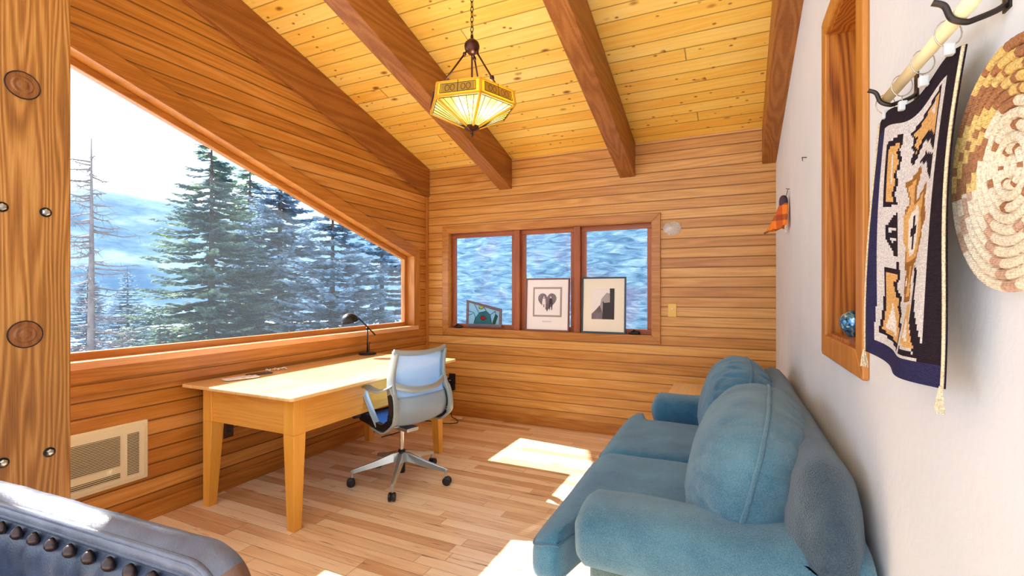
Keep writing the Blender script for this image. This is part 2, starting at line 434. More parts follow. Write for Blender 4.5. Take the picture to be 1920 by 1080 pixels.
# ------------------------------------------------------------------ window_1: the big slanted picture window
w1 = thing('window_1', '', '', (XL, 3, WSILL), kind='structure')
def kid(o, p):      # keep world placement under a moved parent
    o.parent = p; o.matrix_parent_inverse = Matrix.LocRotScale(p.location, p.rotation_euler, None).inverted(); return o
XG = XL - .10
ws0 = Y1
def band(bm, off0, off1, xa, xb, sill=True):
    """frame ring between offsets (inward) of the opening"""
    s = .308; k = math.sqrt(1 + s * s)
    def poly(o): return [(Y0L + .35 + o, WSILL + o), (WJ - o, WSILL + o), (WJ - o, wt(WJ - o) - o * k), (Y0L + .35 + o, wt(Y0L + .35 + o) - o * k)]
    A, B = poly(off0), poly(off1)
    for i in range(4):
        j = (i + 1) % 4
        prism(bm, [A[i], A[j], B[j], B[i]], 'x', xa, xb, i % 2)
    return poly(off1)
bm = new(); band(bm, 0, -.10, XL, XL + .018); kid(obj('window_casing', bm, [M_trim_y, M_trim_z], bevel=.004), w1)
bm = new(); band(bm, 0, .012, XL - T - .02, XL + .02); kid(obj('window_jamb', bm, [M_trim_y, M_trim_z]), w1)
bm = new(); gp = band(bm, .012, .055, XG - .025, XG + .025); kid(obj('window_frame', bm, [M_trim_y, M_trim_z], bevel=.004), w1)
bm = new(); prism(bm, gp, 'x', XG - .003, XG + .003); kid(obj('window_pane', bm, M_glass), w1)
M_sill = wood('sill_wood', (196, 128, 84), (226, 172, 128), (240, 200, 160), 'y', 'x', None, freq=50, wob=1.2, rough=.3, seed=5)
bm = new(); box(bm, XL - T, XL + .03, Y0L + .3, WJ + .06, WSILL - .03, WSILL + .014); kid(obj('window_sill', bm, M_sill, bevel=.006), w1)
bm = new(); box(bm, XL, XL + .026, Y0L + .3, YB - .03, WSILL - .17, WSILL - .115); kid(obj('window_apron', bm, M_trim_y, bevel=.006), w1)

# ------------------------------------------------------------------ window_2: triple casement
w2 = thing('window_2', '', '', (-1.8, YB, BZ0), kind='structure')
CW = .075
bm = new()
for pl in ([(BX0 - CW, BZ0 - CW), (BX1 + CW, BZ0 - CW), (BX1, BZ0), (BX0, BZ0)], [(BX0 - CW, BZ1 + CW), (BX1 + CW, BZ1 + CW), (BX1, BZ1), (BX0, BZ1)],
           [(BX0 - CW, BZ0 - CW), (BX0 - CW, BZ1 + CW), (BX0, BZ1), (BX0, BZ0)], [(BX1 + CW, BZ0 - CW), (BX1 + CW, BZ1 + CW), (BX1, BZ1), (BX1, BZ0)]):
    prism(bm, pl, 'y', YB - .02, YB)
kid(obj('window_casing', bm, M_trim_x, bevel=.004), w2)
bm = new()
box(bm, BX0 - .001, BX1 + .001, YB - .012, YB + T, BZ0 - .02, BZ0 + .004); box(bm, BX0, BX1, YB - .012, YB + T, BZ1 - .004, BZ1 + .01)
box(bm, BX0, BX0 + .006, YB - .012, YB + T, BZ0, BZ1); box(bm, BX1 - .006, BX1, YB - .012, YB + T, BZ0, BZ1)
kid(obj('window_jamb', bm, M_trim_x), w2)
units = ((BX0 + .006, -2.105), (-2.045, -1.455), (-1.395, BX1 - .006))
bm = new()
for a, b_ in ((-2.105, -2.045), (-1.455, -1.395)): box(bm, a, b_, YB + .005, YB + T, BZ0 + .004, BZ1 - .004)
kid(obj('window_mullion', bm, M_sash, bevel=.003), w2)
M_crank = plain('crank_metal', (28, 30, 38), .3, .6)
for i, (a, b_) in enumerate(units):
    bm = new(); s = .048; ya, yb = YB + .05, YB + .09; z0, z1 = BZ0 + .004, BZ1 - .004
    box(bm, a, b_, ya, yb, z0, z0 + s, mi=1); box(bm, a, b_, ya, yb, z1 - s, z1, mi=1); box(bm, a, a + s, ya, yb, z0 + s, z1 - s); box(bm, b_ - s, b_, ya, yb, z0 + s, z1 - s)
    sash = kid(obj('window_sash', bm, [M_sash, M_sashx], bevel=.004), w2)
    bm = new(); box(bm, a + s - .004, b_ - s + .004, YB + .068, YB + .072, z0 + s - .004, z1 - s + .004)
    p = obj('window_pane', bm, M_glass2); p.parent = sash
    cx = (a + .10, b_ - .16, b_ - .16)[i]
    bm = new(); softbox(bm, (cx, YB + .022, BZ0 + .016), (.055, .02, .012), (3, 3, 3), 8)
    tube(bm, smoothcurve([(cx - .03, YB + .02, BZ0 + .03), (cx + .01, YB + .012, BZ0 + .04), (cx + .05, YB + .005, BZ0 + .03)], 5), .006, 6)
    lathe(bm, [(0, 0), (.008, .004), (.009, .02), (0, .026)], 8, Matrix.Translation((cx - .005, YB + .015, BZ0 + .03)))
    p = obj('crank_handle', bm, M_crank, smooth=True); p.parent = sash

# ------------------------------------------------------------------ niche in the right wall
nb = thing('wall_niche', 'tall honey-coloured wooden framed niche let into the white wall beside the woven wall hanging', 'niche', (XR, 1.75, NZ0))
bm = new(); fw = .08
Y_0, Y_1, Z_0, Z_1 = NY0 - fw, NY1 + fw, NZ0 - fw, NZ1 + fw
for pl in ([(Y_0, Z_0), (Y_1, Z_0), (NY1, NZ0), (NY0, NZ0)], [(Y_0, Z_1), (Y_1, Z_1), (NY1, NZ1), (NY0, NZ1)], [(Y_0, Z_0), (Y_0, Z_1), (NY0, NZ1), (NY0, NZ0)], [(Y_1, Z_0), (Y_1, Z_1), (NY1, NZ1), (NY1, NZ0)]):
    prism(bm, pl, 'x', XR - .018, XR)
kid(obj('frame', bm, M_deskleg if 0 else M_trim_z, bevel=.005), nb)
bm = new(); q = .012; ND = .14
box(bm, XR - .005, XR + ND, NY1 - q, NY1, NZ0, NZ1); box(bm, XR - .005, XR + ND, NY0, NY0 + q, NZ0, NZ1)
box(bm, XR - .005, XR + ND, NY0, NY1, NZ0, NZ0 + q); box(bm, XR - .005, XR + ND, NY0, NY1, NZ1 - q, NZ1)
box(bm, XR + ND, XR + ND + q, NY0, NY1, NZ0, NZ1)
kid(obj('lining', bm, M_niche), nb)
onwall(nb)

# ------------------------------------------------------------------ desk
dk = thing('writing_desk', 'long light wooden desk with tapered legs under the big slanted window', 'desk', (-2.69, 2.7, 0))
DX0, DX1, DY0, DY1, DZ = -3.165, -2.185, 1.855, 3.545, .785
bm = new(); box(bm, DX0, DX1, DY0, DY1, DZ - .022, DZ)
bmesh.ops.bevel(bm, geom=[e for e in bm.edges if abs(e.verts[0].co.z - e.verts[1].co.z) > .01], offset=.02, segments=4, profile=.5, affect='EDGES')
kid(obj('tabletop', bm, M_desk, bevel=.006), dk)
a = .085
lx = (DX0 + a, DX1 - a); ly = (DY0 + a, DY1 - a)
M_apron_y = wood('desk_apron_y', (204, 134, 48), (230, 168, 74), (244, 194, 104), 'y', 'z', None, freq=60, wob=1.8, rough=.32, seed=6.1)
M_apron_x = wood('desk_apron_x', (204, 134, 48), (230, 168, 74), (244, 194, 104), 'x', 'z', None, freq=60, wob=1.8, rough=.32, seed=6.2)
for x in lx:
    bm = new(); s = 1 if x < -2.7 else -1; box(bm, min(x + s * .01, x + s * .032), max(x + s * .01, x + s * .032), ly[0] + .08, ly[1] - .08, DZ - .24, DZ - .022); kid(obj('apron', bm, M_apron_y, bevel=.002), dk)
for y in ly:
    bm = new(); s = 1 if y < 2.7 else -1; box(bm, lx[0] + .08, lx[1] - .08, min(y + s * .01, y + s * .032), max(y + s * .01, y + s * .032), DZ - .24, DZ - .022); kid(obj('apron', bm, M_apron_x, bevel=.002), dk)
for x in lx:
    for y in ly:
        bm = new(); sx = 1 if x < -2.7 else -1; sy = 1 if y < 2.7 else -1; t, bt = .085, .055
        def q4(k, z): 
            xs = sorted((x, x + sx * k)); ys = sorted((y, y + sy * k)); return [(xs[0], ys[0], z), (xs[1], ys[0], z), (xs[1], ys[1], z), (xs[0], ys[1], z)]
        hexa(bm, q4(bt, 0) + q4(t, DZ - .24)); hexa(bm, q4(t, DZ - .24) + q4(t, DZ - .022))
        kid(obj('leg', bm, M_deskleg, bevel=.003), dk)

# ------------------------------------------------------------------ task chair
M_frame = plain('chair_frame_grey', (168, 182, 188), .35, .35); M_alu = plain('chair_aluminium', (196, 200, 198), .22, .75)
M_spine = plain('chair_spine_black', (20, 24, 32), .4)
def mesh_mat(name, c, trans):
    b = MatB(name); b.set(Base_Color=lin(c), Roughness=.5)
    tr = b.n('ShaderNodeBsdfTransparent'); m = b.n('ShaderNodeMixShader'); m.inputs[0].default_value = trans
    b.l(b.p.outputs[0], m.inputs[1]); b.l(tr.outputs[0], m.inputs[2]); b.l(m.outputs[0], b.out.inputs[0]); return b.m
M_meshback = mesh_mat('suspension_back', (176, 216, 250), .22)
M_seat = plain('suspension_seat', (60, 128, 214), .5, bump=.2, bscale=500)
CH = (-2.195, 2.811, 0); CA = R(165)
ch = thing('office_chair', 'grey and blue mesh office chair on castors standing at the wooden desk', 'chair', CH, CA)
prof = [(.25, .46), (.22, .487), (.14, .49), (.02, .475), (-.08, .457), (-.15, .46), (-.20, .50), (-.225, .57), (-.215, .64), (-.19, .71), (-.18, .78), (-.19, .86), (-.215, .96)]
pc = smoothcurve([(x, 0, z) for x, z in prof], 4)
HW = .235
def hw(z): return .24 if z < .53 else .24 - .03 * min(1, (z - .53) / .4)
for s in (-1, 1):
    # side frame: flat ribbon following the profile from lumbar to top, grey
    bm = new(); pts = [Vector((p.x, s * hw(p.z), p.z)) for p in pc if p.z > .495 and p.x < -.12]
    sweep(bm, pts, rect(.030, .010), up=Vector((1, 0, 0)), scale=[1.25 - .5 * abs(i / len(pts) - .45) for i in range(len(pts))], fixup=True)
    obj('back_frame', bm, M_frame, ch, bevel=.005, smooth=True)
    bm = new(); lo = [Vector((p.x - (.014 if p.z > .495 else 0), s * (hw(p.z) + .004), p.z - (.018 if p.z < .53 else 0))) for p in pc if p.z < .72 and p.x < .16]
    sweep(bm, lo, rect(.006, .012), up=Vector((-.5, 0, 1)), fixup=False)
    for i in range(len(lo) - 2):     # ribs of the flexing spine
        p = lo[i]; n = (lo[min(i + 1, len(lo) - 1)] - lo[max(i - 1, 0)]).normalized(); nn = Vector((n.z, 0, -n.x))
        for k in (0, .5):
            c = p.lerp(lo[i + 1], k)
            if c.x < .12: sweep(bm, [c - nn * .004, c - nn * -.040], rect(.0045, .016), up=n)
    obj('spine', bm, M_spine, ch, smooth=False)
    bm = new(); outer = [Vector((p.x + (-.034 if p.z > .495 else 0), s * (hw(p.z) + .006), p.z - (.034 if p.z < .505 else .0 if p.z > .585 else .02))) for p in pc if p.z < .68 and p.x < .0]
    outer = smoothcurve(outer[::3] + [Vector((-.215, s * .236, .70)), Vector((-.19, s * .232, .74))], 4)
    sweep(bm, outer, rect(.006, .017), up=Vector((1, 0, 0)), fixup=False)
    obj('rear_rail', bm, M_frame, ch, bevel=.003, smooth=True)
    # arm loop
    bm = new(); arm = smoothcurve([(-.205, s * .225, .745), (-.175, s * .250, .722), (-.13, s * .280, .705), (-.07, s * .297, .712), (-.02, s * .300, .725), (.008, s * .300, .718), (.014, s * .298, .695), (.004, s * .29, .65), (-.02, s * .275, .58), (-.045, s * .258, .51), (-.06, s * .24, .455), (-.05, s * .215, .435)], 5)
    n_ = len(arm)
    sweep(bm, arm, rect(.005, .024), up=Vector((0, 0, 1)), scale=[.8 + .45 * math.sin(PI * min(1, i / n_ * 1.7)) if i / n_ < .58 else .85 for i in range(n_)])
    obj('armrest', bm, M_frame, ch, bevel=.002, smooth=True)
# suspension skin: seat (blue) and back (pale)
def skin(sel, mat, name, dip, back=0):
    bm = new(); pts = [p for p in pc if sel(p)]; rows = []
    for p in pts:
        row = []
        for j in range(13):
            v = -1 + 2 * j / 12; wd = hw(p.z) - .006
            d = dip * (1 - v * v)
            k_ = min(1, max(0, (p.z - .49) / .06)) if p.x < -.12 else 0; row.append(bm.verts.new((p.x + back - d * k_, v * wd, p.z - d * (1 - k_))))
        rows.append(row)
    for a_, b_ in zip(rows, rows[1:]):
        for j in range(12): bm.faces.new((a_[j], a_[j + 1], b_[j + 1], b_[j]))
    o = obj(name, bm, mat, ch, smooth=True); md = o.modifiers.new('s', 'SOLIDIFY'); md.thickness = .003; return o
skin(lambda p: p.z < .64, M_seat, 'seat', .022)
skin(lambda p: p.z >= .62 and p.x < -.17, M_meshback, 'backrest', .03)
skin(lambda p: .47 < p.z < .66 and p.x < -.15, plain('suspension_lining', (150, 172, 196), .5), 'back_lining', .03, -.007)
bm = new()   # top rail, curled
top = smoothcurve([(-.214, -.225, .968), (-.235, -.15, .955), (-.25, 0, .948), (-.235, .15, .955), (-.214, .225, .968)], 6)
sweep(bm, top, [(.016, -.004), (.012, .012), (0, .018), (-.014, .012), (-.02, -.002), (-.012, -.01)], up=Vector((0, 0, 1))); obj('top_rail', bm, M_frame, ch, smooth=True)
bm = new()   # lumbar cross member
sweep(bm, smoothcurve([(-.205, -.225, .745), (-.245, -.12, .71), (-.262, 0, .70), (-.245, .12, .71), (-.205, .225, .745)], 6), rect(.022, .007), up=Vector((0, 0, 1))); obj('lumbar_band', bm, M_frame, ch, bevel=.003, smooth=True)
bm = new()   # front lip roll and under-seat tray
tube(bm, [(.245, -.235, .471), (.25, -.12, .463), (.25, 0, .46), (.25, .12, .463), (.245, .235, .471)], .022, 10); obj('seat_edge', bm, M_spine, ch, smooth=True)
bm = new(); sweep(bm, smoothcurve([(.03, -.235, .44), (.01, -.14, .415), (.0, 0, .40), (.01, .14, .415), (.03, .235, .44)], 5), rect(.010, .032), up=Vector((0, 0, 1))); box(bm, -.13, .12, -.05, .05, .375, .405)
obj('seat_support', bm, M_alu, ch, bevel=.006)
bm = new(); lathe(bm, [(.024, .06), (.026, .07), (.026, .22), (.022, .225), (.022, .226)], 16); lathe(bm, [(.013, .2), (.013, .38)], 14); 
obj('gas_column', bm, M_black, ch, smooth=False)
bm = new(); lathe(bm, [(.016, .20), (.016, .382)], 16); obj('chrome_post', bm, plain('chrome', (225, 228, 232), .12, 1), ch, smooth=False)
for k in range(5):
    th = R(-136 + 73.7 * k) - CA
    d = Vector((math.cos(th), math.sin(th), 0)); t = Vector((-d.y, d.x, 0))
    bm = new()
    def sec(r, z, hw_, hh): 
        c = d * r + Vector((0, 0, z)); return [c - t * hw_ - Vector((0, 0, hh)), c + t * hw_ - Vector((0, 0, hh)), c + t * hw_ * .55 + Vector((0, 0, hh)), c - t * hw_ * .55 + Vector((0, 0, hh))]
    S = [sec(.0, .175, .028, .035), sec(.06, .175, .027, .03), sec(.2, .135, .02, .02), sec(.335, .105, .014, .013), sec(.352, .098, .012, .012)]
    rr = [[bm.verts.new(v) for v in s_] for s_ in S]
    for a_, b_ in zip(rr, rr[1:]):
        for j in range(4): bm.faces.new((a_[j], a_[(j + 1) % 4], b_[(j + 1) % 4], b_[j]))
    bm.faces.new(rr[0][::-1]); bm.faces.new(rr[-1])
    tube(bm, [d * .34 + Vector((0, 0, .11)), d * .34 + Vector((0, 0, .06))], .011, 8)
    leg = obj('leg', bm, M_alu, ch, bevel=.003)
    bm = new(); c = d * .348
    for s in (-1, 1):
        M = Matrix.Translation(c + t * s * .014 + Vector((0, 0, .029))) @ Matrix.Rotation(th, 4, 'Z') @ Matrix.Rotation(PI / 2, 4, 'X')
        lathe(bm, [(0, -.01), (.022, -.01), (.029, -.006), (.029, .006), (.022, .01), (0, .01)], 18, M)
    lathe(bm, [(.02, -.004), (.02, .004)], 12, Matrix.Translation(c + Vector((0, 0, .045))))
    obj('castor', bm, M_spine, leg, smooth=False)

# ------------------------------------------------------------------ desk lamp
LX, LY = -3.075, 3.44
dl = thing('desk_lamp', 'small black desk lamp with domed shade standing on the desk by the window', 'lamp', (LX, LY, DZ))
bm = new(); lathe(bm, [(.078, 0), (.080, .004), (.080, .014), (.074, .020), (.012, .022), (.010, .028), (0, .028)], 32); obj('base', bm, M_black, dl, smooth=False)
PZ = .235
bm = new(); tube(bm, [(0, 0, .02), (0, 0, PZ)], .0065, 10); softbox(bm, (0, 0, PZ), (.012, .012, .014), (3, 3, 3), 6); obj('pole', bm, M_black, dl, smooth=True)
arm0 = Vector((.055, .045, PZ - .06)); arm1 = Vector((-.11, -.075, PZ + .155))
bm = new(); tube(bm, [arm0, arm1], .0065, 10); obj('arm', bm, M_black, dl, smooth=True)
Ms = Matrix.Translation(arm1 + Vector((.004, -.045, -.045))) @ Matrix.Rotation(R(18), 4, 'X')
bm = new(); lathe(bm, [(.078, -.038), (.077, -.022), (.068, 0), (.05, .02), (.025, .032), (0, .036), (0, .034), (.025, .029), (.048, .018), (.066, -.002), (.074, -.023), (.075, -.038)], 30, Ms)
shade = obj('lamp_shade', bm, M_black, dl, smooth=True)
bm = new(); lathe(bm, [(0, -.012), (.05, -.012), (.058, -.020), (.058, -.024), (0, -.024)], 24, Ms); obj('diffuser', bm, plain('lamp_inner', (205, 160, 110), .5), shade)
cr_ = tag(obj('lamp_cord', (lambda b_: (tube(b_, smoothcurve([(-3.155, 3.56, DZ + .10), (-3.157, 3.555, DZ + .05), (-3.15, 3.552, DZ + .006), (-3.12, 3.53, DZ + .005), (-3.12, 3.535, DZ + .005)], 6), .004, 6), b_)[1])(new()), M_black, smooth=True), 'short black lamp cord rising from the desk top against the window apron', 'cord')

# ------------------------------------------------------------------ things on the desk
bm = new(); softbox(bm, (0, 0, .006), (.11, .055, .006), (5, 4, 2.2), 14, fn=lambda q, p: p + Vector((0, 0, .005 * noise.noise(p * 40) if q.z > 0 else 0)))
o = tag(obj('plastic_packet', bm, plain('clear_packet', (238, 242, 248), .15, 0, .8, bump=.8, bscale=60), smooth=True), 'crinkled clear plastic packet lying at the near left of the desk top', 'packet')
o.location = (-2.98, 2.13, DZ + .001); o.rotation_euler = (0, 0, R(70))
ph = thing('mobile_phone', 'dark grey smartphone lying flat on the desk behind the plastic packet', 'phone', (-3.03, 2.30, DZ + .0005), R(78))
bm = new(); box(bm, -.078, .078, -.038, .038, 0, .008); obj('body', bm, plain('phone_body', (52, 66, 84), .3), ph, bevel=.004)
bm = new(); box(bm, -.07, .07, -.033, .033, .008, .0088); obj('screen', bm, plain('phone_screen', (40, 58, 80), .08, 0, .8), ph)
random.seed(4)
bm = new()
pts = [(-.07 + .14 * i / 14, .02 * math.sin(i * 2.1), .008 + .008 * (i % 2)) for i in range(15)]
tube(bm, smoothcurve(pts, 4), .004, 6)
o = tag(obj('charging_cable', bm, plain('white_cable', (235, 232, 230), .4), smooth=True), 'crumpled white cable lying on the desk beside the phone', 'cable')
o.location = (-3.06, 2.46, DZ + .0); o.rotation_euler = (0, 0, R(75))

# ------------------------------------------------------------------ wall heater
M_ivory = plain('heater_ivory', (240, 234, 206), .45); M_slot = plain('slot_dark', (86, 70, 40), .7)
ht = thing('wall_heater', 'cream louvred electric heater panel set low in the timber wall', 'heater', (XL, 1.40, .26))
hy0, hy1, hz0, hz1 = -.28, .279, .0, .345
bm = new(); box(bm, 0, .018, hy0, hy1, hz0, hz1); obj('housing', bm, M_ivory, ht, bevel=.008, seg=3)
bm = new(); box(bm, .018, .026, hy0 + .02, hy1 - .02, .02, .325); obj('front_panel', bm, M_ivory, ht, bevel=.004)
def louvre(y0, y1, z0, z1, n):
    bm = new(); box(bm, .0255, .0268, y0, y1, z0, z1, mi=0)
    for i in range(n):
        z = z0 + (z1 - z0) * (i + .5) / n
        hexa(bm, [(.026, y0, z - .003), (.031, y0, z - .002), (.031, y1, z - .002), (.026, y1, z - .003), (.026, y0, z + .001), (.031, y0, z + .001), (.031, y1, z + .001), (.026, y1, z + .001)], mi=1)
    obj('grille', bm, [M_slot, M_ivory], ht)
louvre(-.25, .13, .115, .285, 19); louvre(.165, .225, .045, .285, 26); louvre(-.25, .13, .045, .075, 3)
bm = new(); lathe(bm, [(.02, 0), (.019, .006), (.011, .007), (.01, .016), (0, .017)], 20, Matrix.Translation((.026, .085, .095)) @ RX); obj('dial', bm, M_ivory, ht)

# ------------------------------------------------------------------ sockets, switch, adapter, cord
M_brown = plain('outlet_brown', (60, 34, 26), .35); M_brass = plain('brass_plate', (214, 170, 84), .35, .4)
ol = thing('wall_outlet', 'dark brown power outlet low on the timber wall beside the near desk leg', 'outlet', (XL, 2.187, .41))
bm = new(); box(bm, 0, .006, -.036, .036, -.058, .058); obj('cover_plate', bm, plain('outlet_plate', (84, 56, 40), .2, .3), ol, bevel=.003)
for s in (-1, 1):
    bm = new(); softbox(bm, (.007, 0, s * .022), (.004, .017, .014), (4, 3, 3), 8); obj('socket', bm, M_brown, ol, smooth=True)
ad = thing('power_adapter', 'black plug-in power adapter on the timber back wall beside the office chair', 'adapter', (-2.855, YB, .36))
bm = new(); box(bm, -.042, .042, -.006, 0, -.02, .095); obj('cover_plate', bm, plain('dark_plate', (30, 22, 22), .35), ad, bevel=.003)
bm = new(); box(bm, -.045, .045, -.05, -.006, -.085, .05); obj('body', bm, M_black, ad, bevel=.008)
bm = new(); box(bm, -.012, .012, -.0515, -.050, .022, .030); obj('indicator', bm, plain('indicator', (190, 205, 220), .3), ad)
bm = new(); tube(bm, smoothcurve([(-2.85, YB - .03, .27), (-2.84, YB - .05, .12), (-2.80, YB - .10, .01), (-2.70, YB - .17, .006), (-2.62, YB - .28, .006), (-2.72, YB - .36, .006), (-2.95, YB - .36, .006), (-3.02, YB - .5, .006), (-2.95, YB - .75, .006), (-3.0, YB - 1.0, .006)], 8), .0045, 6)
tag(obj('extension_cord', bm, M_black, smooth=True), 'thin black cord trailing over the floor below the power adapter', 'cord')
bm = new(); box(bm, -.03, .03, -.018, .018, 0, .022)
o = tag(obj('cord_plug', bm, plain('plug_white', (225, 220, 215), .4), bevel=.005), 'small white plug lying on the floor by the back wall', 'plug'); o.location = (-2.66, YB - .17, .011); o.rotation_euler = (0, 0, .3)
sw = thing('light_switch', 'brass-coloured light switch plate on the timber back wall right of the triple window', 'switch', (-.529, YB, 1.193))
bm = new(); box(bm, -.037, .037, -.006, 0, -.06, .06); obj('cover_plate', bm, M_brass, sw, bevel=.003)
bm = new(); box(bm, -.005, .005, -.018, -.005, -.004, .016, Matrix.Rotation(R(-20), 4, 'X')); obj('toggle', bm, M_ivory, sw, bevel=.002)
# fluted silver ornament
M_chrome = plain('fluted_silver', (238, 242, 244), .3, .55)
bm = new(); rings = []
for r, y in ((.0, -.045), (.02, -.04), (.05, -.025), (.078, -.008), (.08, -.002)):
    rings.append([bm.verts.new((r * math.cos(a * PI / 24) * (1.0), y + (.008 if a % 2 else 0) * (r / .08), r * .8 * math.sin(a * PI / 24))) for a in range(48)] if r else None)
c0 = bm.verts.new((0, -.045, 0))
for a in range(48): bm.faces.new((c0, rings[1][a], rings[1][(a + 1) % 48]))
for i in (1, 2, 3):
    for a in range(48): bm.faces.new((rings[i][a], rings[i + 1][a], rings[i + 1][(a + 1) % 48], rings[i][(a + 1) % 48]))
bm.faces.new(rings[4])
o = tag(obj('fluted_ornament', bm, M_chrome), 'small shiny fluted silver disc mounted on the timber back wall above the light switch', 'ornament'); o.location = (-.531, YB, 1.933)

# ------------------------------------------------------------------ pictures on the window ledge
M_white = plain('mat_board', (240, 240, 244), .6); M_cream = plain('mat_cream', (238, 234, 222), .6)
def picture(name, label, x0, x1, z1, fcol, mcol, tilt, fwid=.016):
    hgt = z1 - (BZ0 + .006); wd = x1 - x0
    o = thing(name, label, 'picture', ((x0 + x1) / 2, YB - .004, BZ0 + .006)); o.rotation_euler = (-tilt, 0, 0)
    bm = new()
    for (a, b_, c, d) in ((-wd / 2, wd / 2, 0, fwid), (-wd / 2, wd / 2, hgt - fwid, hgt), (-wd / 2, -wd / 2 + fwid, fwid, hgt - fwid), (wd / 2 - fwid, wd / 2, fwid, hgt - fwid)): box(bm, a, b_, -.012, .006, c, d)
    obj('frame', bm, fcol, o, bevel=.002)
    bm = new(); box(bm, -wd / 2 + fwid * .8, wd / 2 - fwid * .8, -.004, .003, fwid * .8, hgt - fwid * .8); obj('mat_board', bm, mcol, o)
    return o, wd, hgt
M_pfr = plain('frame_mahogany', (120, 66, 62), .4); M_pfb = plain('frame_blue', (24, 58, 80), .35)
def flat(bm, pts, y, mi=0, th=.0006): prism(bm, pts, 'y', y - th, y, mi)
g1 = plain('ink_grey', (120, 112, 124), .7, vary=.5); g2 = plain('ink_light', (236, 234, 238), .7); g3 = plain('ink_dark', (54, 50, 58), .7); g4 = plain('ink_mid', (168, 162, 170), .7)
p1, wd, hg = picture('framed_drawing', 'mahogany-framed heart drawing with white mat leaning in the middle window', -1.972, -1.50, 1.497, M_pfr, M_white, R(3))
bm = new(); b0, b1, c0_, c1_ = -.155, .155, .145, .445
box(bm, b0, b1, -.0062, -.004, c0_, c1_, mi=0); obj('inner_border', bm, plain('taupe_line', (168, 150, 148), .6), p1)
bm = new(); box(bm, b0 + .018, b1 - .018, -.0068, -.006, c0_ + .018, c1_ - .018); obj('paper', bm, M_white, p1)
bm = new()
hp = []
for i in range(40):
    t = 2 * PI * i / 40
    hp.append((.0062 * 16 * math.sin(t) ** 3, .305 + .0062 * (13 * math.cos(t) - 5 * math.cos(2 * t) - 2 * math.cos(3 * t) - math.cos(4 * t)) * 1.05))
flat(bm, hp, -.0069, 0)
for cx_, m_ in ((-.035, 1), (.038, 1)):
    flat(bm, [(cx_ - .006, .335), (cx_ + .006, .335), (cx_ + .006, .35), (cx_ - .006, .35)], -.0076, 1)
    flat(bm, [(cx_ - .014, .33), (cx_ + .014, .33), (cx_ + .02, .27), (cx_ - .02, .27)], -.0076, 1 if cx_ < 0 else 2)
    flat(bm, [(cx_ - .02, .268), (cx_ - .004, .268), (cx_ - .006, .215), (cx_ - .012, .215)], -.0076, 1 if cx_ < 0 else 2)
    flat(bm, [(cx_ + .004, .268), (cx_ + .02, .268), (cx_ + .016, .215), (cx_ + .008, .215)], -.0076, 1 if cx_ < 0 else 2)
obj('heart_drawing', bm, [g1, g2, g3], p1)
bm = new(); tube(bm, smoothcurve([(-.05 + .009 * i, -.0048, .095 + (.008 if i % 2 else -.002)) for i in range(12)], 3), .0012, 5); obj('inscription', bm, g1, p1)
p2, wd, hg = picture('framed_photograph', 'blue-framed black and white cliff photograph leaning in the right window', -1.376, -.945, 1.502, M_pfb, M_cream, R(3))
bm = new(); X0, X1, Z0, Z1 = -.115, .105, .135, .43
box(bm, X0, X1, -.0052, -.004, Z0, Z1, mi=0)
flat(bm, [(-.06, Z0), (-.02, .33), (.03, .39), (.07, .38), (X1, .36), (X1, Z0)], -.0055, 3)
flat(bm, [(X0, Z0), (X0, .185), (-.07, .23), (-.035, .27), (-.01, .20), (.0, Z0)], -.0059, 1)
flat(bm, [(-.01, Z0), (-.005, .29), (.08, .30), (X1, .29), (X1, Z0)], -.0062, 2)
flat(bm, [(.065, .20), (.06, Z1), (X1, Z1), (X1, .20)], -.0065, 2)
flat(bm, [(-.01, .29), (-.005, .305), (.003, .305), (.005, .29)], -.0065, 2)
obj('cliff_print', bm, [g2, g1, g3, g4], p2)
# stained-glass panel
sgp = thing('stained_glass_panel', 'slanted-top stained glass panel with a red flower leaning in the left window', 'stained glass', (-2.47, YB + .012, BZ0 + .006)); sgp.rotation_euler = (-R(3), 0, 0)
o2 = [(-.215, .02), (.215, .02), (.215, .215), (-.215, .31)]
def inset(k): return [(-.215 + k, .02 + k), (.215 - k, .02 + k), (.215 - k, .215 - k), (-.215 + k, .31 - k)]
bm = new(); A, B = o2, inset(.028)
for i in range(4): prism(bm, [A[i], A[(i + 1) % 4], B[(i + 1) % 4], B[i]], 'y', -.008, .008)
obj('frame', bm, wood('weathered_frame', (70, 58, 66), (112, 100, 112), (150, 140, 150), 'x', 'z', None, freq=90, rough=.7, seed=2), sgp)
def sglass(name, c):
    b = MatB(name); b.set(Base_Color=lin(c), Roughness=.3)
    tl = b.n('ShaderNodeBsdfTranslucent'); tl.inputs[0].default_value = lin(c); m = b.n('ShaderNodeMixShader'); m.inputs[0].default_value = .7
    b.l(b.p.outputs[0], m.inputs[1]); b.l(tl.outputs[0], m.inputs[2]); b.l(m.outputs[0], b.out.inputs[0]); return b.m
G = [sglass('glass_pale', (190, 228, 240)), sglass('glass_teal', (70, 160, 170)), sglass('glass_red', (220, 30, 50)), sglass('glass_yellow', (230, 230, 60)), sglass('glass_green', (60, 130, 90))]
bm = new(); flat(bm, inset(.024), .002, 0, .004)
flat(bm, [(-.12, .05), (.10, .05), (.08, .15), (.03, .19), (-.06, .17), (-.10, .12)], -.0022, 1, .001)
flat(bm, [(-.06, .215), (-.02, .21), (.0, .232), (-.03, .245), (-.06, .235)], -.0022, 3, .001)
flat(bm, [(-.04, .11), (-.01, .09), (.04, .11), (.01, .13), (-.03, .14)], -.0034, 2, .001)
flat(bm, [(.10, .05), (.14, .05), (.17, .14), (.14, .16)], -.0022, 4, .001)
obj('glass_panes', bm, G, sgp)
bm = new()
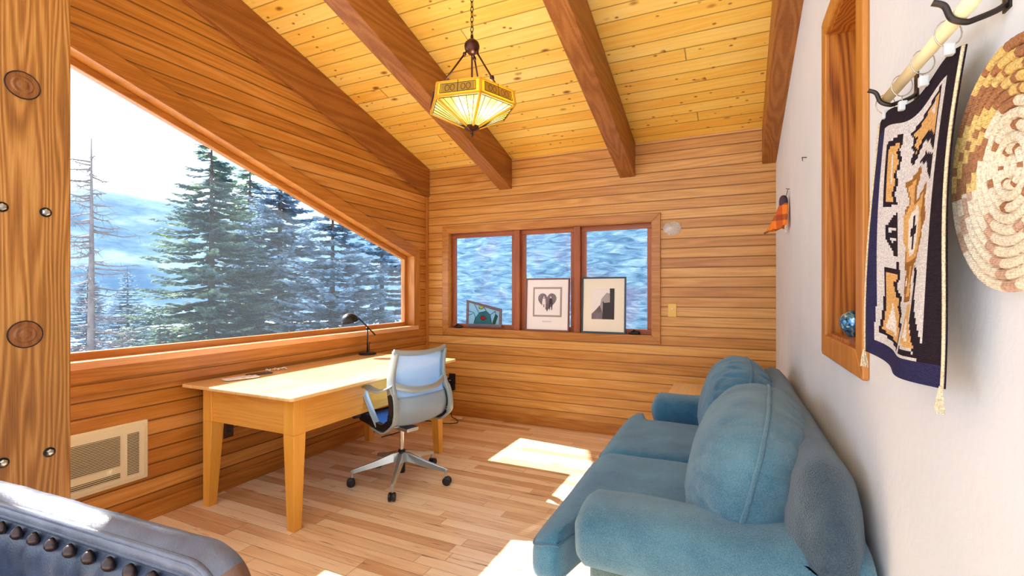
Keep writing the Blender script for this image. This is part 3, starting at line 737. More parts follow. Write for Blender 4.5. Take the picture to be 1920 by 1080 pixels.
for ln in ([(-.19, .19), (-.12, .17), (-.10, .12), (-.12, .05)], [(-.19, .14), (-.13, .16)], [(-.12, .27), (-.09, .22), (-.06, .17), (.03, .19), (.08, .15), (.10, .05)], [(.08, .15), (.14, .19)], [(-.06, .235), (-.06, .215), (-.02, .21), (.0, .232)], [(.0, .232), (.03, .19)],
           [(.14, .05), (.17, .14), (.14, .16), (.14, .19)], [(-.04, .11), (-.01, .09), (.04, .11), (.01, .13), (-.03, .14), (-.04, .11)]):
    tube(bm, [(a_, -.005, b_) for a_, b_ in ln], .003, 5)
obj('leading', bm, g3, sgp)

# ------------------------------------------------------------------ teal sofa
def fabric(name, c0_, c1_, sc_=90, light=None):
    b = MatB(name); q = b.xyz()
    f = b.noise(q['v'], 5, 5, .6); f2 = b.noise(q['v'], 260, 2)
    col = b.ramp(b.math('ADD', b.math('MULTIPLY', f, .6), b.math('MULTIPLY', f2, .4)), [(.35, lin(c0_)), (.65, lin(c1_))])
    b.l(col, b.p.inputs['Base Color']); b.set(Roughness=.95, Specular_IOR_Level=.1)
    b.p.inputs['Sheen Weight'].default_value = .5; b.p.inputs['Sheen Roughness'].default_value = .5; b.p.inputs['Sheen Tint'].default_value = (.75, .88, 1, 1)
    n = b.n('ShaderNodeTexVoronoi', feature='F1'); n.inputs['Scale'].default_value = sc_ * 2.2; b.l(q['v'], n.inputs['Vector'])
    b.bump(b.math('ADD', n.outputs['Distance'], b.math('MULTIPLY', f2, .5)), .9, .0022); return b.m
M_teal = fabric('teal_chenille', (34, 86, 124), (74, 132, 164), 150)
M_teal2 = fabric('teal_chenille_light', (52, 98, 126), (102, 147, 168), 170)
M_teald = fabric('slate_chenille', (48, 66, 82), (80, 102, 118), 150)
M_welt = fabric('welt', (40, 80, 108), (70, 120, 146), 200)
sf = thing('teal_sofa', 'blue-teal chenille two-seat sofa with loose back cushions along the white wall', 'sofa', (-.2, 2.6, 0))
SY0, SY1 = 1.56, 3.72      # outer arm faces
AY = .29                   # arm thickness
SX0, SX1 = -.57, .28
M_side = fabric('sofa_side', (70, 98, 102), (118, 142, 142), 170)
def armshape(y0, y1, name, xr):
    cy = (y0 + y1) / 2
    bm = new(); box(bm, SX0 + .06, SX1 - .03, y0 + .06, y1 - .04, .05, .50); a_ = kid(obj(name, bm, M_side, bevel=.03, seg=3, smooth=False), sf)
    # rolled top, sloping down slightly to the back
    bm = new(); n = 30; m = 28; rings = []
    for i in range(n + 1):
        t = i / n; x = SX0 - .0 + (xr - SX0) * t
        k = (1 - max(0, 1 - t / .07) ** 2.2 * .75) if t < .07 else 1
        if t > .97: k = .97
        ring = []
        for j in range(m):
            an = 2 * PI * j / m
            cx_, cz_ = math.cos(an), math.sin(an)
            e_ = 2.6
            s_ = (abs(cx_) ** e_ + abs(cz_) ** e_) ** (-1 / e_)
            ring.append(bm.verts.new((x, cy - (.11 * t * t if y0 < 2 else -.02 * t) + .155 * k * cx_ * s_, .525 + (.055 * t * t if y0 < 2 else 0) + .112 * k * cz_ * s_ + .006 * noise.noise(Vector((x * 6, an, y0))))))
        rings.append(ring)
    for ra, rb in zip(rings, rings[1:]):
        for j in range(m): bm.faces.new((ra[j], ra[(j + 1) % m], rb[(j + 1) % m], rb[j]))
    bm.faces.new(rings[0]); bm.faces.new(rings[-1][::-1])
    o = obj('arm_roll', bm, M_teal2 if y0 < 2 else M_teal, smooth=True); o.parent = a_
armshape(SY0, SY0 + AY, 'arm', .27); armshape(SY1 - AY, SY1, 'arm', .27)
bm = new(); box(bm, SX0 + .02, SX1 - .05, SY0 + .3, SY1 - .3, .06, .30); kid(obj('seat_base', bm, M_side, bevel=.02, seg=3), sf)
for x in (SX0 + .12, SX1 - .1):
    for y in (SY0 + .12, SY1 - .12):
        bm = new(); lathe(bm, [(.018, 0), (.028, .055)], 12, Matrix.Translation((x, y, 0))); kid(obj('foot', bm, M_black), sf)
# back
bm = new(); n = 40
def bprof(y):
    t = (y - SY0) / (SY1 - SY0); d = min(t, 1 - t)
    return .885 - .13 * max(0, 1 - d / .10) ** 2
rings = []
for i in range(n + 1):
    t = i / n; y = SY0 - .10 + (SY1 - SY0 + .08) * t; zt = bprof(SY0 + (SY1 - SY0) * t); k = 1 - .55 * max(0, 1 - min(t, 1 - t) / .09) ** 2
    pr = [(.07, .06), (.07, .35), (.085, zt - .18), (.105, zt - .075), (.14, zt - .02), (.18, zt), (.225, zt - .015), (.256, zt - .05), (.272, zt - .12), (.283, zt - .25), (.283, .06)]
    cxm = .19
    rings.append([bm.verts.new((cxm + (a_ - cxm) * k + .004 * noise.noise(Vector((a_ * 9, y * 5, b_ * 5))), y, max(b_, .635 - .575 * max(0, min(1, (y - SY0 - .04) / .08)) ** .5 if y < SY0 + .2 else .06))) for a_, b_ in pr])
m = len(rings[0])
for ra, rb in zip(rings, rings[1:]):
    for j in range(m): bm.faces.new((ra[j], ra[(j + 1) % m], rb[(j + 1) % m], rb[j]))
bm.faces.new(rings[0]); bm.faces.new(rings[-1][::-1])
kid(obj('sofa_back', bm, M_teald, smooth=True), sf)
# seat cushions (T-shaped fronts)
mid = (SY0 + SY1) / 2 + .03
def tcush(y0, y1, near):
    bm = new(); cy = (y0 + y1) / 2; hy = (y1 - y0) / 2
    def fn(q, p):
        x = p.x
        if q.x < -.62:   # ears that wrap in front of the arm
            if near and q.y < 0: p.y += -.20 * min(1, (-q.x - .62) / .10) * min(1, -q.y * 1.3)
            if (not near) and q.y > 0: p.y += .17 * min(1, (-q.x - .62) / .10) * min(1, q.y * 1.3)
        p.z += .012 * (1 - q.x * q.x) * (1 - q.y * q.y) * (1 if q.z > 0 else 0) + .005 * noise.noise(p * 5 + Vector((y0, 0, 0)))
        if q.x < -.8: p.z -= .02 * (-q.x - .8) / .2 * 2
        return p
    softbox(bm, (-.31, cy, .395), (.445, hy, .095), (9, 12, 4.2), 40, fn)
    o = kid(obj('seat_cushion', bm, M_teal, smooth=True), sf)
    bm = new(); pts = []; cz_ = .55; lim = 1 - cz_ ** 4.2
    for k in range(120):
        a_ = 2 * PI * k / 120; c_, s_ = math.cos(a_), math.sin(a_); lo, hi = .3, 1.6
        for _ in range(26):
            m_ = (lo + hi) / 2
            if abs(c_ * m_) ** 9 + abs(s_ * m_) ** 12 > lim: hi = m_
            else: lo = m_
        q = Vector((c_ * lo, s_ * lo, cz_)); pts.append(fn(q, Vector((q.x * .445, q.y * hy, q.z * .095))) + Vector((-.31, cy, .395)))
    tube(bm, pts, .006, 6, True)
    w_ = obj('piping', bm, M_welt, smooth=True); w_.parent = o
tcush(SY0 + AY - .005, mid - .004, True); tcush(mid + .004, SY1 - AY + .005, False)
onwall(sf)
# loose back cushions
def pillow(cy, hy, cx_, cz, tilt, rz, seed, hx=.18, hz=.265, mat=M_teal2):
    bm = new()
    M = Matrix.Translation((cx_, cy, cz)) @ Matrix.Rotation(rz, 4, 'Z') @ Matrix.Rotation(tilt, 4, 'Y')
    def fn(q, p):
        rim = (abs(q.y) ** 2.6 + abs(q.z) ** 2.6)
        d = .010 * noise.noise(Vector((q.x * 1.5, q.y * 9 + seed, q.z * 2.0))) + .006 * noise.noise(Vector((seed, q.y * 26, q.z * 5 + q.x)))
        s = 1 if q.x > 0 else -1
        ed = min(1, abs(q.x) * 5); p.x += s * d * (0.3 + rim) * ed
        an_ = math.atan2(q.z, q.y); pu = (1 - abs(math.sin(an_ * 11 + seed + 2.5 * noise.noise(Vector((q.y * 2, q.z * 2, seed)))))) ** 2.5
        p.x -= s * .030 * pu * max(0, min(.7, rim - .12)) * ed * (.5 + .8 * noise.noise(Vector((an_ * 2.2, seed, 3.0))) + .4)
        if q.x > 0: p.x *= .95
        return p
    softbox(bm, (0, 0, 0), (hx, hy, hz), (2.0, 3.2, 2.7), 44, fn, M)
    o = kid(obj('back_cushion', bm, mat, smooth=True), sf)
    bm = new(); pts = []
    for k in range(90):
        a_ = 2 * PI * k / 90; c_, s_ = math.cos(a_), math.sin(a_); lo, hi = .3, 1.6
        for _ in range(24):
            m_ = (lo + hi) / 2
            if abs(c_ * m_) ** 3.2 + abs(s_ * m_) ** 2.7 > 1: hi = m_
            else: lo = m_
        pts.append(M @ Vector((.003 * noise.noise(Vector((a_ * 3, seed, 0))), hy * c_ * lo * 1.003, hz * s_ * lo * 1.003)))
    tube(bm, pts, .0075, 7, True)
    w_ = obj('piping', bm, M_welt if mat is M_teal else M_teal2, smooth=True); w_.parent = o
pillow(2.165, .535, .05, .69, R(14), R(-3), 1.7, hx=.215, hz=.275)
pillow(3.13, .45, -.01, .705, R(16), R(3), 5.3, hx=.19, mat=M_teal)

# end table behind the sofa
et = thing('end_table', 'low light wooden end table in the corner behind the far sofa arm', 'table', (-.13, 4.15, 0))
bm = new(); box(bm, -.37, .37, -.27, .30, .53, .56); obj('table_top', bm, M_desk, et, bevel=.005)
bm = new(); box(bm, -.33, .33, -.23, .27, .45, .53); obj('apron', bm, M_apron_x, et)
for sx in (-1, 1):
    for y in (-.23, .24):
        bm = new(); box(bm, sx * .33 - .02, sx * .33 + .02, y - .0, y + .04, 0, .53); obj('leg', bm, M_deskleg, et, bevel=.002)

# ------------------------------------------------------------------ leather sofa, near left
def leather(name, c0_, c1_):
    b = MatB(name); q = b.xyz(); f = b.noise(q['v'], 7, 5, .6)
    b.l(b.ramp(f, [(.35, lin(c0_)), (.65, lin(c1_))]), b.p.inputs['Base Color']); b.set(Roughness=.32, Specular_IOR_Level=.7)
    n = b.n('ShaderNodeTexVoronoi', feature='F1'); n.inputs['Scale'].default_value = 260; b.l(q['v'], n.inputs['Vector'])
    b.bump(b.math('ADD', b.math('MULTIPLY', n.outputs['Distance'], .25), b.math('MULTIPLY', b.noise(q['v'], 9, 4), 1.4)), .45, .0025)
    b.l(b.ramp(b.noise(q['v'], 30, 4), [(.3, (.28, .28, .28)), (.7, (.5, .5, .5))]), b.p.inputs['Roughness']); return b.m
M_lea = leather('dark_leather', (28, 36, 56), (52, 66, 92)); M_leab = leather('brown_leather', (74, 50, 40), (112, 78, 60)); M_nail = plain('nailhead', (60, 50, 52), .3, .7)
M_lea2 = leather('pale_leather', (60, 66, 84), (96, 104, 124))  # paler blue-grey leather for the roll, piping, arm and seat cushion
ls = thing('leather_sofa', 'dark blue-black leather sofa with a row of bronze nailheads at the lower left', 'sofa', (-1.6, .55, 0))
LT = .83; XE = -.885; YFr = .535; YBk = .70
# local frame: x runs along the back (0 at the right end, negative to the left), y is depth (0 = nail face, towards +y the back)
LT = .95; LROT = Matrix.Translation((-.705, .478, 0)) @ Matrix.Rotation(R(3.4), 4, 'Z'); TH = .062
def lobj(nm, bm, mat, **k):
    bmesh.ops.transform(bm, matrix=LROT, verts=bm.verts); return kid(obj(nm, bm, mat, **k), ls)
def edge_path(inset=0, n=10, r=.10, z1=.12):
    pts = [(-1.9, LT - inset)]
    for i in range(n + 1):
        a_ = PI / 2 - PI / 2 * i / n
        pts.append((-inset - r + r * math.cos(a_), LT - inset - r + r * math.sin(a_)))
    pts.append((-inset, z1)); return pts
bm = new(); prism(bm, edge_path(.02) + [(-1.9, .12)], 'y', .012, TH - .006); lobj('back_panel', bm, M_lea, bevel=.01)
ep = [Vector((x, 0, z)) for x, z in edge_path(0, 14, .085)]; ep2 = []
for a_, b_ in zip(ep, ep[1:]):
    k = max(1, int((b_ - a_).length / .02)); ep2 += [a_.lerp(b_, i / k) for i in range(k)]
ep2.append(ep[-1]); ep = ep2
prof_ = [(-.03, -.004), (-.014, -.006), (-.003, .006), (.004, .022), (.007, TH * .5), (.003, TH * .78), (-.010, TH * .96), (-.035, TH + .004), (-.06, TH - .002)]
bm = new(); rings = []
for i, p in enumerate(ep):
    t = (ep[min(len(ep) - 1, i + 1)] - ep[max(0, i - 1)]).normalized(); N = Vector((-t.z, 0, t.x))
    if N.x + N.z < 0: N = -N
    rings.append([bm.verts.new(p + N * (u + .003 * noise.noise(p * 16 + Vector((0, v * 40, 0)))) + Vector((0, v, 0))) for u, v in prof_])
split = next(i for i, p in enumerate(ep) if p.x > -.03)
for i, (r0_, r1_) in enumerate(zip(rings, rings[1:])):
    for j in range(len(prof_) - 1): bm.faces.new((r0_[j], r0_[j + 1], r1_[j + 1], r1_[j])).material_index = 1 if i >= split else 0
    bm.faces.new((r0_[-1], r0_[0], r1_[0], r1_[-1])).material_index = 0
lobj('top_roll', bm, [M_lea2, M_leab], smooth=True)
for k_, (ins, yy, rr_) in enumerate(((.008, .000, .0055), (.030, -.002, .0045))):
    bm = new(); tube(bm, [(x, yy, z) for x, z in edge_path(ins, 12, .075)], rr_, 8); lobj('piping', bm, M_lea2 if k_ == 0 else M_lea, smooth=True)
bm = new(); gx, gz = 110, 40; P0x, P1x, P0z, P1z = -1.88, -.03, .14, LT - .032; rows = []
for j in range(gz + 1):
    row = []
    for i in range(gx + 1):
        x = P0x + (P1x - P0x) * i / gx; z = P1z - (P1z - P0z) * (1 - j / gz) ** 1.6
        d = min(P1z - z, P1x - x, .06) / .06; bulge = .022 * (1 - (1 - d) ** 2)
        pl_ = .004 * math.sin(x * 108) * math.exp(-((P1z - z) / .10))
        seam = -.007 * math.exp(-((x - (-.37 - (P1z - z) * .35)) / .005) ** 2)
        row.append(bm.verts.new((x, .008 - bulge - pl_ - seam - .006 * noise.noise(Vector((x * 9, z * 7, 1))), z)))
    rows.append(row)
for a_, b_ in zip(rows, rows[1:]):
    for i in range(gx): bm.faces.new((a_[i], a_[i + 1], b_[i + 1], b_[i]))
lobj('padded_panel', bm, M_lea, smooth=True)
nails = [(-.098 - .057 * i, LT - .048) for i in range(22)] + [(-.054, LT - .088), (-.050, LT - .155), (-.050, LT - .212), (-.050, LT - .269)]
for x, z in nails:
    bm = new(); lathe(bm, [(.0125, 0), (.0122, .005), (.009, .010), (.004, .013), (0, .0138)], 16, Matrix.Translation((x, -.006, z)) @ Matrix.Rotation(PI / 2, 4, 'X')); lobj('nailhead', bm, M_nail, smooth=True)
bm = new(); softbox(bm, (-1.25, -.27, .76), (.55, .21, .10), (8, 6, 3), 20); lobj('arm', bm, M_lea2, smooth=True)
bm = new(); softbox(bm, (-.95, -.30, .42), (.80, .26, .10), (8, 6, 3), 20); lobj('seat_cushion', bm, M_lea2, smooth=True)
bm = new(); box(bm, -1.9, -.02, -.58, .0, .08, .34); box(bm, -1.85, -.06, -.55, .02, .0, .08); lobj('seat_base', bm, M_lea, bevel=.03)

# ------------------------------------------------------------------ pendant lamp
PLX, PLY = -1.25, 2.18
M_bronze = plain('bronze', (74, 40, 30), .35, .7)
pl = thing('pendant_lamp', 'six-sided yellow stained glass pendant lamp hanging on a chain from the pine ceiling', 'lamp', (PLX, PLY, 2.2))
def stained():
    b = MatB('pendant_glass'); c = b.n('ShaderNodeTexCoord'); f = b.noise(c.outputs['Object'], 9, 3, .5, 1.0)
    col = b.ramp(f, [(.35, lin((246, 228, 140))), (.5, lin((250, 246, 200))), (.65, lin((248, 248, 236)))])
    b.l(col, b.p.inputs['Base Color']); b.set(Roughness=.25)
    tl = b.n('ShaderNodeBsdfTranslucent'); b.l(col, tl.inputs[0]); m = b.n('ShaderNodeMixShader'); m.inputs[0].default_value = .6
    b.l(b.p.outputs[0], m.inputs[1]); b.l(tl.outputs[0], m.inputs[2]); b.l(m.outputs[0], b.out.inputs[0]); return b.m
M_sg = stained(); M_amber = sglass('amber_glass', (238, 204, 84)); M_fil = sglass('filigree_glass', (196, 176, 80))
RT, RB_, Z3, Z2, Z1 = .222, .232, .185, .115, .018
a0 = R(-75 + 25)
def hx_(r, z, k): a_ = a0 + k * PI / 3; return Vector((r * math.cos(a_), r * math.sin(a_), z))
def panel(bm, A, B, C_, D_, th=.003, mi=0):
    n = (B - A).cross(D_ - A).normalized() * th; hexa(bm, [A, B, C_, D_, A + n, B + n, C_ + n, D_ + n], mi)
for k in range(6):
    A, B = hx_(RT, Z3, k), hx_(RT, Z3, k + 1); C_, D_ = hx_(RB_, Z2, k + 1), hx_(RB_, Z2, k); E_, F_ = hx_(.03, Z1, k + 1), hx_(.03, Z1, k)
    bm = new(); panel(bm, A, B, C_, D_, mi=0)
    n = (B - A).cross(D_ - A).normalized(); n = n if n.dot(A) > 0 else -n
    def uv(u, v): return (A.lerp(B, u)).lerp(D_.lerp(C_, u), v) + n * .006
    panel(bm, uv(.12, .22), uv(.88, .22), uv(.88, .82), uv(.12, .82), .002, 1)
    o = obj('band_panel', bm, [M_amber, M_fil], pl)
    bm = new()
    for v0 in (.2, .84): tube(bm, [uv(.1, v0), uv(.9, v0)], .0018, 5)
    for u0 in (.1, .9, .5): tube(bm, [uv(u0, .0 if u0 == .5 else .2), uv(u0, .84)], .0018, 5)
    for s in (.26, .38, .62, .74):
        tube(bm, [uv(s + .05 * math.cos(t * PI / 5), .52 + .22 * math.sin(t * PI / 5)) for t in range(10)], .0014, 4, True)
    lead = obj('filigree', bm, M_black); lead.parent = o
    bm = new(); panel(bm, D_, C_, E_, F_, .003)
    o = obj('cone_panel', bm, M_sg, pl)
    bm = new(); n2 = (C_ - D_).cross(F_ - D_).normalized(); n2 = n2 if n2.z < 0 else -n2
    def uv2(u, v): return (D_.lerp(C_, u)).lerp(F_.lerp(E_, u), v) + n2 * .003
    for u0 in (.14, .32, .5, .68, .86): tube(bm, [uv2(u0, .05), uv2(.5 + (u0 - .5) * .7, .97)], .0016, 4)
    tube(bm, [uv2(.05, .05), uv2(.95, .05)], .002, 4)
    lead = obj('leading', bm, M_black); lead.parent = o
    bm = new(); tube(bm, [D_, F_], .007, 6); tube(bm, [A, D_], .007, 6); tube(bm, [D_, C_], .005, 6); tube(bm, [A, B], .005, 6); obj('rib', bm, M_amber, pl)
bm = new(); lathe(bm, [(.038, .024), (.040, .014), (.022, .004), (.008, 0), (.007, -.012), (.010, -.018), (.004, -.03), (0, -.034)], 12); obj('finial', bm, M_bronze, pl, smooth=False)
GZ = .44
bm = new(); lathe(bm, [(0, GZ - .042), (.018, GZ - .038), (.036, GZ - .018), (.04, GZ), (.036, GZ + .018), (.02, GZ + .034), (.009, GZ + .04), (.007, GZ + .06), (0, GZ + .062)], 20); obj('canopy_ball', bm, M_bronze, pl, smooth=True)
for k in range(3):
    th = a0 + PI / 6 + k * 2 * PI / 3
    p0 = Vector((.03 * math.cos(th), .03 * math.sin(th), GZ - .03)); p1_ = Vector((.185 * math.cos(th), .185 * math.sin(th), Z3))
    bm = new(); tube(bm, [p0, p1_], .0045, 8)
    c_ = p0.lerp(p1_, .8); softbox(bm, tuple(c_), (.011, .011, .013), (2.2, 2.2, 2.2), 5); c_ = p0.lerp(p1_, .06); softbox(bm, tuple(c_), (.009, .009, .011), (2.2, 2.2, 2.2), 5); obj('rod', bm, M_bronze, pl, smooth=True)
bm = new(); tube(bm, [(0, 0, Z1), (0, 0, GZ - .03)], .005, 8); obj('stem', bm, M_bronze, pl)
zt = zc(PLY) - 2.2; z = GZ + .05; k = 0
bm = new()
while z < zt - .01:
    pts = []
    for i in range(12):
        a_ = 2 * PI * i / 12; u, v = .0075 * math.cos(a_), .017 * math.sin(a_)
        pts.append((u if k % 2 else 0, 0 if k % 2 else u, z + .014 + v))
    tube(bm, pts, .0022, 5, True); z += .026; k += 1
obj('chain', bm, M_bronze, pl, smooth=True)
bm = new(); lathe(bm, [(0, zt - .03), (.02, zt - .028), (.05, zt - .012), (.055, zt + .012), (0, zt + .02)], 20); obj('ceiling_rose', bm, M_bronze, pl, smooth=True)
bd = bpy.data.lights.new('pendant_bulb', 'POINT'); bd.energy = 3.5; bd.color = (1, .93, .78); bd.shadow_soft_size = .04
bo = bpy.data.objects.new('pendant_bulb', bd); C.objects.link(bo); bo.parent = pl; bo.location = (0.05, 0, .17)

# ------------------------------------------------------------------ woven hanging on a rod
HX = .243
ra, rb_ = Vector((HX, 1.30, 1.785)), Vector((HX, .885, 1.778))
M_rod = plain('cream_rod', (236, 226, 184), .35); M_iron = plain('hook_iron', (58, 50, 46), .3, .7); M_wire = plain('wire', (200, 196, 190), .25, .9)
bm = new(); tube(bm, [ra, rb_], .0105, 14); onwall(tag(obj('curtain_rod', bm, M_rod, smooth=True), 'short cream rod held by two iron hooks above the woven hanging', 'rod'))
for i, (y, lb) in enumerate(((1.275, 'dark iron wall hook holding the far end of the cream rod'), (.915, 'dark iron wall hook holding the near end of the cream rod'))):
    z = 1.785 - .017 * (1.30 - y)
    bm = new(); tube(bm, smoothcurve([(XR - .001, y + .004, z + .03), (XR - .004, y, z - .002), (HX + .012, y, z - .016), (HX, y, z - .0165), (HX - .014, y, z - .008), (HX - .022, y, z + .012), (HX - .036, y, z + .020)], 6), .0045, 8)
    box(bm, XR - .003, XR + .001, y - .008, y + .012, z - .01, z + .045)
    onwall(tag(obj('wall_hook', bm, M_iron, smooth=False), lb, 'hook', 'iron hooks of the rod'))
wh = thing('woven_hanging', 'navy, cream and tan geometric woven hanging with corner tassels on the white wall', 'wall hanging', (HX, 1.1, 1.5))
# the woven pattern: polygons on a 30 x 54 grid, painted in order (0 black, 1 navy, 2 grey, 3 tan, 4 brown, 5 white)
PATTERN = [
    (2, [(0, 0), (30, 0), (30, 54), (0, 54)]), (1, [(0, 0), (4, 0), (4, 40), (3, 48), (3, 54), (0, 54)]), (1, [(0, 50), (30, 50), (30, 54), (0, 54)]),
    (0, [(0, 0), (30, 0), (30, 3.2), (0, 3.2)]), (0, [(26, 0), (30, 0), (30, 50), (26, 50)]),
    (0, [(6, 7), (9, 6), (12, 5.2), (12, 7.5), (11, 8.5), (12, 10), (11.5, 12), (10.3, 13), (11, 15), (10, 17), (11, 19.5), (6, 20)]),
    (3, [(7, 8), (11, 6.8), (11, 8), (10, 9), (11, 10.5), (10.5, 12), (9.5, 13), (10, 15), (9, 17), (9.5, 18.6), (7, 19)]),
    (2, [(8.4, 9.5), (9.2, 9), (9.2, 15), (8.4, 15.5)]),
    (0, [(14.5, 6), (24.5, 3.8), (24.5, 14), (23, 13), (22.5, 11.5), (21, 11.5), (20.5, 10.3), (19, 10.5), (15.5, 12.8), (15, 11), (16, 10), (14.8, 8.8), (15.8, 8)]),
    (3, [(15.6, 6.7), (24, 4.8), (24, 12.5), (23.6, 11), (22.8, 10), (21.5, 9.8), (21, 9), (19, 9), (16.4, 11), (17, 10), (16, 8.8), (17, 8)]),
    (2, [(21, 6), (23, 5.5), (23, 7.5)]),
    (0, [(18.5, 13), (21, 12.6), (22.5, 14), (24.5, 14.5), (24.5, 19.5), (23, 17.5), (22, 16), (21.6, 14.6), (20, 14.4)]),
    (4, [(13.2, 15.5), (19.2, 14), (19.4, 15.6), (17.9, 18), (18, 20), (23.2, 18.8), (22.8, 22), (24, 25), (22.6, 29), (21, 32.6), (14, 32.8), (13.6, 20.5), (15.4, 19.5), (14.2, 17)]),
    (3, [(14.4, 16.3), (17.8, 15.4), (16.8, 18), (17, 20.7), (21.8, 20), (21, 24), (22.2, 26), (21, 31.2), (14.4, 31.6), (14.2, 28), (12.8, 27.5), (12.8, 22), (14, 21.2), (15.6, 19.8), (15.2, 18)]),
    (5, [(16, 21.6), (19, 21.2), (19.8, 23), (19.8, 28.6), (18.8, 30.4), (16.2, 30.4), (15.2, 28.6), (15.2, 23)]),
    (0, [(17.1, 22.6), (18, 22.6), (18, 29.2), (17.1, 29.2)]), (0, [(16.1, 24.8), (19.2, 24.8), (19.2, 26.2), (16.1, 26.2)]),
    (5, [(22.6, 21), (24, 20.6), (24, 24), (23.4, 24)]), (5, [(22.4, 27), (23.8, 26.4), (23.6, 29.4)]),
    (0, [(11.2, 20.6), (11.2, 30.4), (9.6, 30), (9, 28.6), (7.6, 27.4), (6.8, 26), (6.8, 24.4), (8.2, 23.2), (9.4, 22)]),
    (2, [(8, 24.4), (10.4, 24.2), (10.4, 25), (8, 25.2)]), (2, [(8.6, 26.4), (10.4, 26.3), (10.4, 27.2), (9, 27.3)]),
    (0, [(10.6, 31.2), (11.6, 31), (11.8, 33.4), (10.6, 33.2)]),
    (4, [(15, 32.6), (20, 32.6), (19.2, 36), (20.2, 39.4), (15.2, 39.6), (14.4, 36)]), (3, [(16.8, 32.6), (18.2, 32.6), (18.1, 35), (19.2, 38.3), (16, 38.5), (17, 35)]),
    (5, [(15.2, 35), (16, 34.6), (16, 36), (15.2, 36)]), (5, [(19, 34.6), (19.6, 34.8), (19.4, 36), (18.9, 35.8)]),
    (0, [(6.4, 33), (12.2, 33), (12.2, 34.6), (10.8, 36.4), (12, 38), (13.6, 38.2), (13, 40.6), (14.6, 41.6), (14, 43.6), (16, 44), (15.4, 47), (15.2, 49.6), (4.4, 47.8), (6, 42), (6.4, 38)]),
    (3, [(7.2, 33.9), (11, 33.9), (10.8, 35), (9.4, 36.2), (10.8, 38.8), (12.2, 39.2), (11.6, 41), (13.2, 42.4), (12.8, 44.4), (14.6, 45), (14.2, 48.4), (5.6, 47), (7, 42)]),
    (5, [(9.4, 40.4), (12.8, 46.9), (6.9, 46.2)]),
    (0, [(20.6, 33), (22.6, 34), (22.8, 41), (26, 46.4), (26, 50), (16.8, 49.4), (16.8, 48.2), (24, 48.9), (21.4, 43), (21.4, 37)]),
    (3, [(18.8, 40), (20.8, 40), (21, 43), (24, 48.2), (17.6, 47.6), (18, 43)]), (5, [(19.2, 42.6), (20, 42.6), (21.4, 46.8), (18.6, 46.6)]),
    (2, [(23.8, 33), (24.6, 33), (24.6, 44), (26, 46.5), (26, 47.6), (23.8, 43)]),
]
def inside(px_, py_, poly):
    c_ = False; n_ = len(poly)
    for k_ in range(n_):
        xa, ya = poly[k_]; xb, yb = poly[(k_ + 1) % n_]
        if (ya > py_) != (yb > py_) and px_ < (xb - xa) * (py_ - ya) / (yb - ya) + xa: c_ = not c_
    return c_
def wool(name, c):
    b = MatB(name); q = b.xyz()
    f = b.noise(q['v'], 300, 3); l_ = lin(c)
    b.l(b.ramp(f, [(.35, tuple(v * .7 for v in l_[:3])), (.65, tuple(min(1, v * 1.15) for v in l_[:3]))]), b.p.inputs['Base Color']); b.set(Roughness=.95, Specular_IOR_Level=.1)
    b.bump(b.math('SINE', b.math('MULTIPLY', q['z'], 2200.0)), .5, .001); return b.m
WM = [wool('wool_black', (42, 34, 46)), wool('wool_navy', (50, 50, 92)), wool('wool_grey', (222, 222, 228)), wool('wool_tan', (224, 178, 116)), wool('wool_brown', (158, 112, 60)), wool('wool_white', (240, 238, 236))]
bm = new(); nr, nc = 100, 60
cell = [[0] * nc for _ in range(nr)]
for i in range(nr):
    for j in range(nc):
        for mi, poly in PATTERN:
            if inside((j + .5) / nc * 30, (i + .5) / nr * 54, poly): cell[i][j] = mi
tl_, tr_, bl_, br_ = Vector((HX, 1.335, 1.745)), Vector((HX, .935, 1.738)), Vector((HX, 1.46, 1.220)), Vector((HX, .985, 1.215))
def wpos(u, v):
    p = tl_.lerp(tr_, u).lerp(bl_.lerp(br_, u), v)
    p = p + Vector((-.010 * math.sin(u * 7 + v * 3) * (.3 + v) + .012 * u * (1 - v) - .012 * u * v, 0.016 * math.sin(v * 5.2 + .4) * (.4 + u * .6) , -.012 * math.sin(u * PI) * v + (.012 * math.sin(u * 9.0 + .3)) * (1 - v)))
    return p
for layer in (0, 1):
    V = [[bm.verts.new(wpos(j / nc, i / nr) + Vector((.004 * layer, 0, 0))) for j in range(nc + 1)] for i in range(nr + 1)]
    for i in range(nr):
        for j in range(nc):
            f = bm.faces.new((V[i][j], V[i][j + 1], V[i + 1][j + 1], V[i + 1][j])); f.material_index = cell[i][j]
    if layer == 0: V0 = V
for (A_, B_) in (([V0[i][0] for i in range(nr + 1)], [V[i][0] for i in range(nr + 1)]), ([V0[i][nc] for i in range(nr + 1)], [V[i][nc] for i in range(nr + 1)]), (V0[0], V[0]), (V0[nr], V[nr])):
    for a_, b_, c_, d_ in zip(A_, A_[1:], B_[1:], B_): bm.faces.new((a_, b_, c_, d_)).material_index = 0
kid(obj('weaving', bm, WM, smooth=True), wh)
M_tas = wool('wool_cream', (228, 216, 190)); random.seed(3)
bm = new()
M_cord = wool('cord_cream', (226, 212, 180))
for side in (0, 1):    # whipped edge cords
    bm = new(); tube(bm, [wpos(side, i / 40) + Vector((-.001, 0, 0)) for i in range(41)], .0024, 6)
    kid(obj('edge_cord', bm, M_cord, smooth=True), wh)
